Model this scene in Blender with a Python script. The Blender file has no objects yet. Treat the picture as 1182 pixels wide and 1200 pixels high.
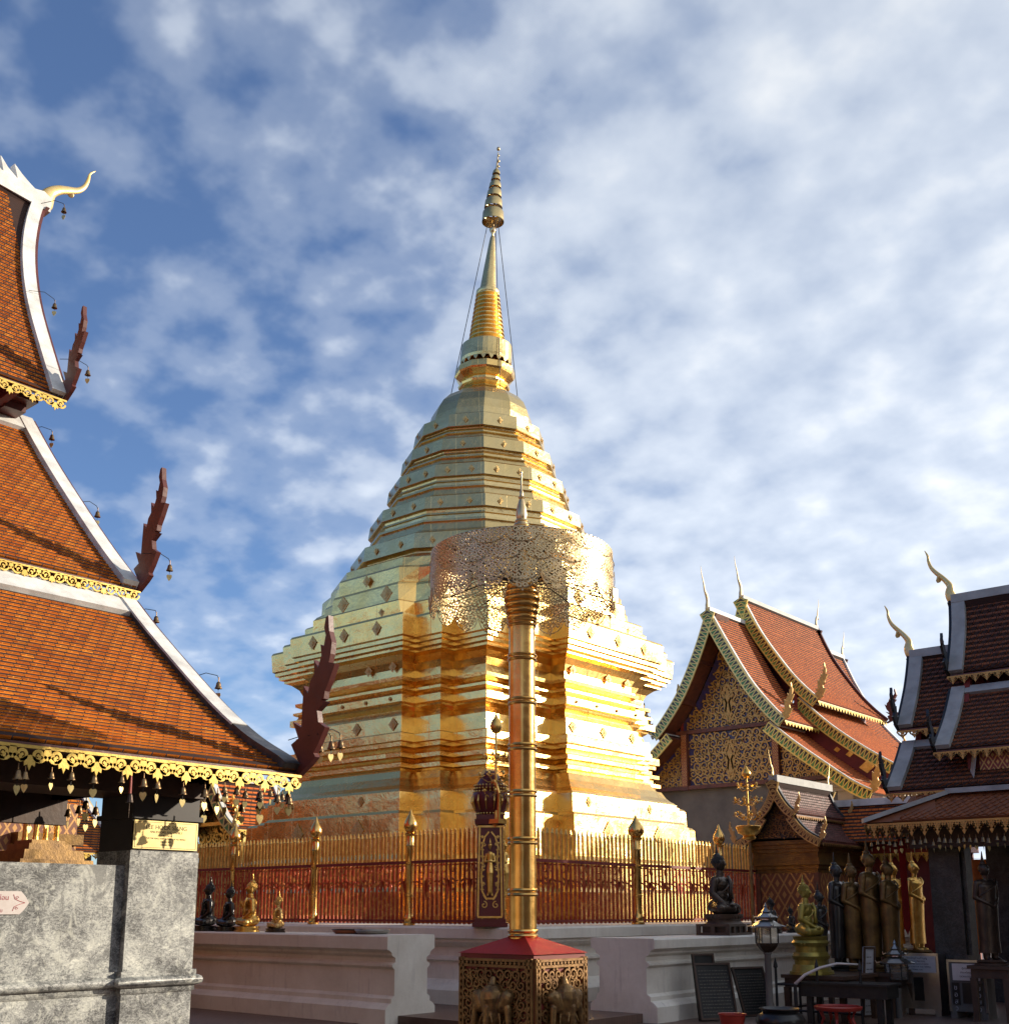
import bpy, bmesh, math, random
from mathutils import Vector, Matrix
random.seed(7)
PI = math.pi
scene = bpy.context.scene
COL = scene.collection
# ---------------------------------------------------------------- camera, sky, sun, exposure
TH = 0.706
PITCH = math.atan((1066 - 788) / 1330.0)
cd = bpy.data.cameras.new("camera"); cam = bpy.data.objects.new("camera", cd); COL.objects.link(cam)
cam.location = (0, 0, 1.6); cam.rotation_euler = (PI / 2 + PITCH, 0, TH)
cd.sensor_fit = 'HORIZONTAL'; cd.sensor_width = 36; cd.lens = 1330 / 1182 * 36
cd.shift_y = (788 - 600) / 1182.0
cd.clip_start = 0.1; cd.clip_end = 5000
scene.camera = cam
SUN_AZ = math.radians(52); SUN_EL = math.radians(16.5)
sd = bpy.data.lights.new("sun", 'SUN'); sun = bpy.data.objects.new("sun", sd); COL.objects.link(sun)
sd.energy = 5.0; sd.angle = math.radians(0.5); sd.color = (1, .87, .69)
sv = Vector((math.cos(SUN_AZ) * math.cos(SUN_EL), math.sin(SUN_AZ) * math.cos(SUN_EL), math.sin(SUN_EL)))
sun.rotation_euler = sv.to_track_quat('Z', 'Y').to_euler()
sun.location = sv * 60
scene.view_settings.view_transform = 'Standard'; scene.view_settings.look = 'None'
scene.view_settings.exposure = 0.38; scene.view_settings.gamma = 1
world = bpy.data.worlds.new("World"); scene.world = world; world.use_nodes = True
nt = world.node_tree; nt.nodes.clear()
def N(tree, t, **kw):
    n = tree.nodes.new(t)
    for k, v in kw.items():
        if k.startswith('i_'):
            k = k[2:]; k = int(k) if k.isdigit() else k.replace('_', ' ')
            n.inputs[k].default_value = v
        else: setattr(n, k, v)
    return n
def math_(tree, op, a, b=None, c=None, clamp=False):
    n = tree.nodes.new('ShaderNodeMath'); n.operation = op; n.use_clamp = clamp
    for i, v in enumerate((a, b, c)):
        if v is None: continue
        if isinstance(v, (int, float)): n.inputs[i].default_value = v
        else: tree.links.new(v, n.inputs[i])
    return n.outputs[0]
def ramp(tree, fac, stops, interp='LINEAR'):
    n = tree.nodes.new('ShaderNodeValToRGB'); n.color_ramp.interpolation = interp
    e = n.color_ramp.elements
    while len(e) < len(stops): e.new(0.5)
    for el, (p, c) in zip(e, stops):
        el.position = p; el.color = (c, c, c, 1) if isinstance(c, (int, float)) else (*c, 1)
    tree.links.new(fac, n.inputs[0]); return n.outputs[0]
def mixc(tree, fac, a, b, mode='MIX'):
    n = tree.nodes.new('ShaderNodeMix'); n.data_type = 'RGBA'; n.blend_type = mode
    for sock, v in ((n.inputs[0], fac), (n.inputs[6], a), (n.inputs[7], b)):
        if isinstance(v, (int, float)): sock.default_value = v
        elif isinstance(v, tuple): sock.default_value = (*v, 1)
        else: tree.links.new(v, sock)
    return n.outputs[2]
sky = N(nt, 'ShaderNodeTexSky', sky_type='NISHITA', sun_disc=False)
sky.sun_elevation = SUN_EL; sky.sun_rotation = PI / 2 - SUN_AZ
sky.air_density = 1.0; sky.dust_density = 0.5; sky.ozone_density = 2.0; sky.altitude = 1000
tc = N(nt, 'ShaderNodeTexCoord')
sep = N(nt, 'ShaderNodeSeparateXYZ'); nt.links.new(tc.outputs['Generated'], sep.inputs[0])
zz = math_(nt, 'MAXIMUM', math_(nt, 'ADD', sep.outputs[2], 0.34), 0.05)
cx_ = math_(nt, 'DIVIDE', sep.outputs[0], zz); cy_ = math_(nt, 'DIVIDE', sep.outputs[1], zz)
comb = N(nt, 'ShaderNodeCombineXYZ'); nt.links.new(cx_, comb.inputs[0]); nt.links.new(cy_, comb.inputs[1])
def wnoise(scale, det, rough, off, dist=0.0):
    mp = N(nt, 'ShaderNodeMapping'); mp.inputs['Location'].default_value = off
    nt.links.new(comb.outputs[0], mp.inputs[0])
    n = N(nt, 'ShaderNodeTexNoise'); n.inputs['Scale'].default_value = scale; n.inputs['Detail'].default_value = det
    n.inputs['Roughness'].default_value = rough; n.inputs['Distortion'].default_value = dist
    nt.links.new(mp.outputs[0], n.inputs[0]); return n.outputs[0]
n1 = wnoise(12.5, 4, .46, (3.1, 1.7, 0), .0)       # puffs
n2 = wnoise(2.6, 3, .5, (7.3, 2.2, 0))         # large openings
rr = (math.cos(TH), math.sin(TH))
side = math_(nt, 'ADD', math_(nt, 'MULTIPLY', sep.outputs[0], rr[0]), math_(nt, 'MULTIPLY', sep.outputs[1], rr[1]))
s_ = math_(nt, 'ADD', math_(nt, 'MULTIPLY', n1, 0.46), math_(nt, 'MULTIPLY', n2, 0.36))
s_ = math_(nt, 'ADD', s_, math_(nt, 'MULTIPLY', math_(nt, 'ADD', side, 0.03), 0.60))
s_ = math_(nt, 'SUBTRACT', s_, math_(nt, 'MULTIPLY', sep.outputs[2], 0.10))
cov = ramp(nt, s_, [(0.17, 0.05), (0.27, 0.38), (0.36, 0.78), (0.47, 0.97)], 'EASE')
shade = ramp(nt, math_(nt, 'ADD', math_(nt, 'MULTIPLY', n1, .6), math_(nt, 'MULTIPLY', side, .25)), [(0.2, (2.9, 3.5, 4.6)), (0.40, (4.5, 5.0, 5.8)), (0.56, (6.5, 6.7, 6.9))])
skyc = mixc(nt, 1.0, sky.outputs[0], (.84, .98, 1.22), 'MULTIPLY')
lift_ = N(nt, 'ShaderNodeVectorMath', operation='SCALE'); nt.links.new(shade, lift_.inputs[0])
nt.links.new(math_(nt, 'SUBTRACT', 1.36, math_(nt, 'MULTIPLY', sep.outputs[2], .62)), lift_.inputs['Scale'])
wc = mixc(nt, cov, skyc, lift_.outputs[0])
bg = N(nt, 'ShaderNodeBackground'); bg.inputs[1].default_value = 0.115
nt.links.new(wc, bg.inputs[0]); wo = N(nt, 'ShaderNodeOutputWorld'); nt.links.new(bg.outputs[0], wo.inputs[0])

# ---------------------------------------------------------------- materials
def new_mat(name):
    m = bpy.data.materials.new(name); m.use_nodes = True
    t = m.node_tree; b = t.nodes['Principled BSDF']; return m, t, b
def objco(t, scale=1.0):
    g = N(t, 'ShaderNodeNewGeometry'); mp = N(t, 'ShaderNodeMapping')
    mp.inputs['Scale'].default_value = (scale,) * 3 if not isinstance(scale, tuple) else scale
    t.links.new(g.outputs['Position'], mp.inputs[0]); return mp.outputs[0]
def noise(t, scale, det=4, rough=.55, dist=0.0, vec=None):
    n = N(t, 'ShaderNodeTexNoise'); n.inputs['Scale'].default_value = scale; n.inputs['Detail'].default_value = det
    n.inputs['Roughness'].default_value = rough; n.inputs['Distortion'].default_value = dist
    t.links.new(vec if vec is not None else objco(t), n.inputs[0]); return n.outputs[0]
def bump(t, b, h, strength, dist, prev=None):
    n = N(t, 'ShaderNodeBump'); n.inputs['Strength'].default_value = strength; n.inputs['Distance'].default_value = dist
    t.links.new(h, n.inputs['Height'])
    if prev is not None: t.links.new(prev, n.inputs['Normal'])
    t.links.new(n.outputs[0], b.inputs['Normal']); return n.outputs[0]
def simple(name, c1, c2=None, rough=.6, metal=0.0, ns=4.0, bs=None, spec=.5, rvar=0.0, contrast=(.35, .65)):
    m, t, b = new_mat(name)
    c2 = c2 or tuple(x * .7 for x in c1)
    n = noise(t, ns, 6, .6)
    f = ramp(t, n, [(contrast[0], 0.0), (contrast[1], 1.0)])
    t.links.new(mixc(t, f, c1, c2), b.inputs['Base Color'])
    b.inputs['Metallic'].default_value = metal; b.inputs['Specular IOR Level'].default_value = spec
    if rvar: t.links.new(math_(t, 'MULTIPLY_ADD', noise(t, ns * 2.3, 3), rvar * 2, rough - rvar), b.inputs['Roughness'])
    else: b.inputs['Roughness'].default_value = rough
    if bs: bump(t, b, noise(t, bs[0], 5, .6), bs[1], bs[2])
    return m
MT = {}
def gold_sheet(name, base, base2, rough):
    m, t, b = new_mat(name)
    p = objco(t)
    f = ramp(t, noise(t, 1.3, 5, .6), [(.35, 0.0), (.7, 1.0)])
    t.links.new(mixc(t, f, base, base2), b.inputs['Base Color'])
    b.inputs['Metallic'].default_value = 1
    t.links.new(math_(t, 'MULTIPLY_ADD', noise(t, 2.2, 4), .16, rough - .08), b.inputs['Roughness'])
    n1 = noise(t, 1.9, 3, .55, .6); n2 = noise(t, 7.0, 3, .6, .3)
    sp0 = N(t, 'ShaderNodeSeparateXYZ'); t.links.new(p, sp0.inputs[0])
    cell = N(t, 'ShaderNodeCombineXYZ')
    t.links.new(math_(t, 'FLOOR', math_(t, 'MULTIPLY', sp0.outputs[0], 1.15)), cell.inputs[0]); t.links.new(math_(t, 'FLOOR', math_(t, 'MULTIPLY', sp0.outputs[1], 1.15)), cell.inputs[1]); t.links.new(math_(t, 'FLOOR', math_(t, 'MULTIPLY', sp0.outputs[2], 2.3)), cell.inputs[2])
    wn = N(t, 'ShaderNodeTexWhiteNoise', noise_dimensions='3D'); t.links.new(cell.outputs[0], wn.inputs[0])
    sb = N(t, 'ShaderNodeVectorMath', operation='SUBTRACT'); t.links.new(wn.outputs[1], sb.inputs[0]); sb.inputs[1].default_value = (.5, .5, .5)
    sc_ = N(t, 'ShaderNodeVectorMath', operation='SCALE'); t.links.new(sb.outputs[0], sc_.inputs[0]); sc_.inputs['Scale'].default_value = .055
    gg = N(t, 'ShaderNodeNewGeometry'); an = N(t, 'ShaderNodeVectorMath', operation='ADD'); t.links.new(gg.outputs['Normal'], an.inputs[0]); t.links.new(sc_.outputs[0], an.inputs[1])
    nn = N(t, 'ShaderNodeVectorMath', operation='NORMALIZE'); t.links.new(an.outputs[0], nn.inputs[0])
    n3 = noise(t, 2.6, 4, .7, 2.2)
    a = bump(t, b, n1, .5, .028, nn.outputs[0]); a = bump(t, b, n2, .5, .008, a); a = bump(t, b, n3, .35, .02, a)
    # sheet seams
    sp = N(t, 'ShaderNodeSeparateXYZ'); t.links.new(p, sp.inputs[0])
    u = math_(t, 'ADD', sp.outputs[0], sp.outputs[1])
    saw = math_(t, 'ABSOLUTE', math_(t, 'SUBTRACT', math_(t, 'FRACT', math_(t, 'MULTIPLY', u, 1.15)), .5))
    seam = ramp(t, saw, [(0.0, 0.0), (0.012, 1.0)])
    bump(t, b, seam, .5, .006, a)
    return m
MT['chedi'] = gold_sheet('gold_sheet', (.93, .63, .235), (.88, .53, .16), .26)
MT['chedi_up'] = gold_sheet('gold_sheet_pale', (.72, .54, .255), (.66, .47, .19), .28)  # duller copy of the lower gold; a darker sky reflection is put into the colour
MT['pole'] = simple('polished_gold', (.82, .51, .17), (.66, .37, .10), .24, 1.0, 6, (9, .25, .01), rvar=.06)
MT['gold'] = simple('gold_leaf', (.82, .54, .17), (.66, .38, .09), .36, 1.0, 8, (25, .4, .01), rvar=.08)
MT['boss'] = simple('embossed_gold', (.78, .54, .22), (.52, .33, .12), .45, .95, 30, (40, .9, .02))
MT['gold_paint'] = simple('gold_paint', (.66, .45, .10), (.50, .32, .06), .38, .4, 5, (14, .3, .01))
MT['gold_dim'] = simple('shaded_gold_paint', (.30, .165, .055), (.17, .085, .03), .45, .45, 6, (20, .4, .01))  # gold paint darkened; shade on pedestal and shrine sits in the colour
MT['gold_carve'] = simple('carved_gold_paint', (.58, .34, .10), (.42, .22, .06), .42, .45, 7, (22, .4, .01))
MT['gold_dark'] = simple('shaded_gilding', (.20, .115, .035), (.10, .055, .02), .42, .6, 5, (20, .4, .01))  # gilding darkened in colour for the shade on statues and shrines
MT['gold_green'] = simple('greenish_gilding', (.34, .27, .06), (.22, .17, .035), .38, .6, 5, (20, .4, .01))
MT['chofa'] = simple('chofa_gold', (.78, .52, .16), (.74, .58, .3), .38, .55, 9, (25, .2, .01))
MT['chofa_pale'] = simple('chofa_silvered', (.62, .52, .34), (.5, .38, .2), .5, .25, 9)
MT['maroon'] = simple('maroon_paint', (.115, .028, .022), (.075, .018, .015), .42, 0, 3, (12, .3, .01))
MT['red'] = simple('red_lacquer', (.30, .022, .014), (.20, .014, .01), .4, 0, 3, (12, .2, .01))
MT['red_dk'] = simple('deep_red_lacquer', (.13, .012, .010), (.09, .01, .008), .4, 0, 3)
MT['redwall'] = simple('red_wall', (.22, .026, .018), (.15, .016, .012), .6, 0, 2)
MT['redpaint'] = simple('glossy_red_sheet', (.36, .014, .010), (.28, .012, .01), .55, 0, 5, (6, .2, .01), .2)
MT['picket_red'] = simple('picket_red', (.34, .045, .016), (.62, .26, .06), .38, .25, 14, contrast=(.5, .72))
MT['picket_gold'] = simple('picket_gold', (.80, .50, .15), (.55, .28, .07), .3, .9, 10, (30, .3, .01))
MT['black'] = simple('black_lacquer', (.012, .011, .011), (.022, .02, .019), .28, 0, 6)
MT['bronze'] = simple('dark_bronze', (.075, .05, .036), (.04, .028, .022), .36, .6, 8, (25, .3, .008))
MT['brass'] = simple('aged_brass', (.30, .19, .09), (.15, .10, .06), .35, .95, 20)
MT['leaf'] = simple('brass_leaf_plate', (.62, .50, .22), (.45, .34, .14), .4, .6, 20)
MT['iron'] = simple('dark_iron', (.02, .02, .022), (.035, .033, .03), .5, .5, 10)
MT['steel'] = simple('brushed_steel', (.45, .43, .40), (.34, .32, .3), .28, .95, 4)
MT['wood'] = simple('dark_wood', (.075, .04, .024), (.045, .024, .015), .55, 0, 6, (14, .4, .01))
MT['wood_red'] = simple('red_brown_wood', (.16, .05, .025), (.09, .03, .016), .5, 0, 6, (14, .3, .01))
MT['darkcol'] = simple('shaded_column', (.028, .021, .018), (.016, .012, .011), .5, 0, 5)  # column tops near-black; the shade under the roof is put into the colour
MT['paper'] = simple('printed_plate', (.42, .42, .44), (.36, .36, .38), .5, 0, 12)
MT['whiteboard'] = simple('pale_plate', (.62, .57, .55), (.55, .49, .47), .4, 0, 6)
MT['ink'] = simple('dark_ink', (.03, .028, .03), None, .6)
MT['redink'] = simple('faded_red_ink', (.38, .05, .06), None, .6)
MT['cloth_orange'] = simple('orange_cloth', (.62, .19, .03), (.5, .14, .02), .8, 0, 8, (12, .6, .02))
MT['bucket'] = simple('red_plastic', (.38, .035, .02), (.3, .03, .02), .35, 0, 4)
MT['stonegrey'] = simple('grey_wall', (.16, .145, .13), (.10, .092, .085), .85, 0, 1.2, (8, .4, .02))
MT['cream'] = simple('cream_plaster', (.5, .42, .3), (.42, .34, .24), .8, 0, 2, (12, .3, .01))
MT['offwhite'] = simple('weathered_white_trim', (.74, .73, .69), (.42, .41, .39), .6, 0, 3.2, (12, .4, .008), contrast=(.4, .75))
MT['greytrim'] = simple('grey_trim', (.40, .395, .38), (.26, .26, .25), .6, 0, 2.5, (12, .4, .008))
MT['lead'] = simple('dark_capping', (.05, .048, .05), (.14, .135, .13), .4, .2, 5, (14, .4, .01), contrast=(.5, .8))
MT['silver'] = simple('silvered_metal', (.74, .58, .34), (.58, .42, .22), .33, .9, 10)
MT['wire'] = simple('steel_wire', (.06, .06, .06), None, .5, .8)
# white plaster with stains
def plaster():
    m, t, b = new_mat('white_plaster')
    f = ramp(t, noise(t, 1.6, 8, .65), [(.38, 0.0), (.62, 1.0)])
    f2 = ramp(t, noise(t, 1.0, 8, .7, vec=objco(t, (9, 9, 1.2))), [(.55, 0.0), (.8, .7)])
    c = mixc(t, f, (.80, .75, .66), (.68, .62, .53)); c = mixc(t, f2, c, (.40, .36, .34))
    t.links.new(c, b.inputs['Base Color']); b.inputs['Roughness'].default_value = .7
    bump(t, b, noise(t, 14, 6, .6), .35, .01); return m
MT['plaster'] = plaster()
def granite(name, k=1.0):
    m, t, b = new_mat(name)
    w = noise(t, 1.7, 5, .6, 1.2)
    v = noise(t, 26, 8, .72, .9, objco(t, (1, 1.0, 1.9)))
    v2 = noise(t, 70, 6, .8, .4)
    f = math_(t, 'ADD', math_(t, 'ADD', math_(t, 'MULTIPLY', w, .55), math_(t, 'MULTIPLY', v, .55)), math_(t, 'MULTIPLY', v2, .22))
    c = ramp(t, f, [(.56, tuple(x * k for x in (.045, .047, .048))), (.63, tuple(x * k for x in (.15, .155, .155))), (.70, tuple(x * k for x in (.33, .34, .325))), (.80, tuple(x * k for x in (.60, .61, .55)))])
    big = ramp(t, noise(t, 3.1, 5, .65, 3.0), [(.55, 0.0), (.66, .7)])
    c = mixc(t, big, c, tuple(x * k for x in (.48, .49, .44)))
    dk = ramp(t, noise(t, 2.3, 5, .7, 2.2, objco(t, (1.7, 1.3, 1))), [(.54, 0.0), (.62, .8)])
    c = mixc(t, dk, c, tuple(x * k for x in (.13, .135, .135)))
    vn = ramp(t, math_(t, 'ABSOLUTE', math_(t, 'SUBTRACT', noise(t, 5.5, 6, .65, 1.5), .5)), [(0.0, .6), (.012, 0.0)])
    c = mixc(t, vn, c, tuple(x * k for x in (.62, .63, .60)))
    p = objco(t); sp = N(t, 'ShaderNodeSeparateXYZ'); t.links.new(p, sp.inputs[0])
    def line(s, per, off):
        a = math_(t, 'ABSOLUTE', math_(t, 'SUBTRACT', math_(t, 'FRACT', math_(t, 'DIVIDE', math_(t, 'ADD', s, off), per)), .5))
        return ramp(t, a, [(0.0, 1.0), (.006, 0.0)])
    ln = math_(t, 'MAXIMUM', line(sp.outputs[1], .42, .0), line(sp.outputs[2], .36, .1))
    c = mixc(t, math_(t, 'MULTIPLY', ln, .6), c, (.05, .05, .05))
    t.links.new(c, b.inputs['Base Color']); b.inputs['Roughness'].default_value = .42
    bump(t, b, math_(t, 'SUBTRACT', v, ln), .25, .004); return m
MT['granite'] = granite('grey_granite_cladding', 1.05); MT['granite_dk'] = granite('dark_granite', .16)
def tiles_mat(name, cols, rough=.55, spec=.4):
    m, t, b = new_mat(name)
    a = N(t, 'ShaderNodeAttribute', attribute_name='rnd')
    c = ramp(t, a.outputs['Fac'], [(i / (len(cols) - 1), cc) for i, cc in enumerate(cols)])
    n = ramp(t, noise(t, 1.1, 6, .7), [(.48, 0.0), (.78, .42)])
    c = mixc(t, n, c, tuple(x * .6 for x in cols[0]))
    n2 = ramp(t, noise(t, 9, 5, .7), [(.45, 0.0), (.8, .5)])
    c = mixc(t, n2, c, tuple(x * .5 for x in cols[-1]))
    t.links.new(c, b.inputs['Base Color']); b.inputs['Roughness'].default_value = rough
    b.inputs['Specular IOR Level'].default_value = spec
    bump(t, b, noise(t, 30, 4), .3, .004); return m
MT['tile_orange'] = tiles_mat('orange_roof_tile', [(.38, .085, .010), (.58, .155, .016), (.64, .20, .022), (.47, .115, .013), (.72, .27, .036)], .6, .12)
MT['tile_far'] = tiles_mat('red_orange_roof_tile', [(.56, .13, .028), (.68, .18, .04), (.74, .21, .05), (.60, .14, .03)], .65, .12)
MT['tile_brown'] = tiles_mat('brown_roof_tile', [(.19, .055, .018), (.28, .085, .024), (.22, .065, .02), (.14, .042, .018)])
MT['tile_purple'] = tiles_mat('dark_red_shrine_tile', [(.16, .05, .045), (.24, .08, .07), (.10, .035, .04)])
MT['undertile'] = simple('dark_underlay', (.035, .011, .006), None, .9)
def brick_ground():
    m, t, b = new_mat('red_brick_paving')
    br = N(t, 'ShaderNodeTexBrick'); t.links.new(objco(t, 1.0), br.inputs[0])
    br.inputs['Scale'].default_value = 4.0; br.inputs['Mortar Size'].default_value = .015
    br.inputs['Color1'].default_value = (.17, .095, .07, 1); br.inputs['Color2'].default_value = (.13, .075, .055, 1); br.inputs['Mortar'].default_value = (.06, .035, .028, 1)
    f = ramp(t, noise(t, .8, 6, .65), [(.35, 0.0), (.7, .6)])
    c = mixc(t, f, br.outputs[0], (.19, .13, .10))
    t.links.new(c, b.inputs['Base Color']); b.inputs['Roughness'].default_value = .5
    bump(t, b, math_(t, 'SUBTRACT', 1.0, br.outputs[1]), .4, .004); return m
MT['ground'] = brick_ground()
MT['earth'] = simple('hill_green', (.05, .07, .03), (.09, .08, .05), .9, 0, .05)
def filigree():
    m, t, b = new_mat('pierced_filigree')
    p = objco(t, 1.0)
    v = N(t, 'ShaderNodeTexVoronoi', feature='DISTANCE_TO_EDGE'); v.inputs['Scale'].default_value = 46
    nz = N(t, 'ShaderNodeTexNoise'); nz.inputs['Scale'].default_value = 18; t.links.new(p, nz.inputs[0])
    ad = N(t, 'ShaderNodeVectorMath', operation='SCALE'); ad.inputs['Scale'].default_value = .035
    t.links.new(nz.outputs[1], ad.inputs[0])
    a2 = N(t, 'ShaderNodeVectorMath', operation='ADD'); t.links.new(p, a2.inputs[0]); t.links.new(ad.outputs[0], a2.inputs[1])
    t.links.new(a2.outputs[0], v.inputs[0])
    al = ramp(t, v.outputs[0], [(.19, 1.0), (.21, 0.0)])
    t.links.new(al, b.inputs['Alpha'])
    b.inputs['Metallic'].default_value = .9; b.inputs['Roughness'].default_value = .46
    t.links.new(mixc(t, noise(t, 4, 3), (.74, .56, .30), (.60, .42, .19)), b.inputs['Base Color'])
    bump(t, b, noise(t, 60, 3), .5, .004); return m
MT['filigree'] = filigree()
def band_mat(name, c_line, c_a, c_b, metal=.3):
    # bargeboard mosaic: zigzag lattice with coloured glass, laid along UV
    m, t, b = new_mat(name)
    uv = N(t, 'ShaderNodeUVMap'); sp = N(t, 'ShaderNodeSeparateXYZ'); t.links.new(uv.outputs[0], sp.inputs[0])
    tri = math_(t, 'MULTIPLY', math_(t, 'ABSOLUTE', math_(t, 'SUBTRACT', math_(t, 'FRACT', sp.outputs[0]), .5)), 2.0)
    d = math_(t, 'ABSOLUTE', math_(t, 'SUBTRACT', tri, sp.outputs[1]))
    line = math_(t, 'LESS_THAN', d, .20)
    up = math_(t, 'GREATER_THAN', sp.outputs[1], tri)
    c = mixc(t, up, c_a, c_b)
    edge = math_(t, 'MAXIMUM', math_(t, 'LESS_THAN', sp.outputs[1], .14), math_(t, 'GREATER_THAN', sp.outputs[1], .88))
    k = math_(t, 'MAXIMUM', line, edge)
    c = mixc(t, k, c, c_line)
    t.links.new(c, b.inputs['Base Color']); t.links.new(math_(t, 'MULTIPLY', k, metal), b.inputs['Metallic']); b.inputs['Roughness'].default_value = .3
    bump(t, b, k, .6, .03); return m
MT['barge_green'] = band_mat('green_gold_mosaic', (.62, .48, .17), (.05, .17, .05), (.03, .03, .02))
MT['barge_gold'] = band_mat('gold_glass_mosaic', (.80, .54, .12), (.10, .22, .05), (.05, .03, .01))
MT['barge_small'] = band_mat('carved_gilt_band', (.50, .33, .12), (.07, .03, .015), (.30, .19, .07))
MT['blue'] = simple('blue_glass_ground', (.035, .035, .16), (.05, .03, .05), .35, 0, 5)
def lattice(name, c1, c2, s=7.0):
    m, t, b = new_mat(name)
    p = objco(t); sp = N(t, 'ShaderNodeSeparateXYZ'); t.links.new(p, sp.inputs[0])
    h = math_(t, 'ADD', sp.outputs[0], sp.outputs[1])
    def tri(x): return math_(t, 'ABSOLUTE', math_(t, 'SUBTRACT', math_(t, 'FRACT', x), .5))
    a = tri(math_(t, 'ADD', math_(t, 'MULTIPLY', h, s), math_(t, 'MULTIPLY', sp.outputs[2], s * .62)))
    c = tri(math_(t, 'SUBTRACT', math_(t, 'MULTIPLY', h, s), math_(t, 'MULTIPLY', sp.outputs[2], s * .62)))
    mn = math_(t, 'MINIMUM', a, c); mx = math_(t, 'MAXIMUM', math_(t, 'SUBTRACT', .5, a), math_(t, 'SUBTRACT', .5, c))
    k = math_(t, 'MAXIMUM', math_(t, 'LESS_THAN', mn, .07), math_(t, 'LESS_THAN', mx, .17))
    t.links.new(mixc(t, k, c1, c2), b.inputs['Base Color']); t.links.new(math_(t, 'MULTIPLY', k, .5), b.inputs['Metallic'])
    b.inputs['Roughness'].default_value = .45; bump(t, b, k, .5, .012); return m
MT['lattice'] = lattice('red_gold_lattice', (.26, .045, .022), (.55, .33, .11))
MT['lattice_big'] = lattice('carved_panel_lattice', (.16, .05, .022), (.40, .22, .08), 3.4)
def glass():
    m, t, b = new_mat('lantern_glass'); b.inputs['Transmission Weight'].default_value = .9
    b.inputs['Roughness'].default_value = .08; b.inputs['Base Color'].default_value = (.8, .78, .72, 1); return m
MT['glass'] = glass()

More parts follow.
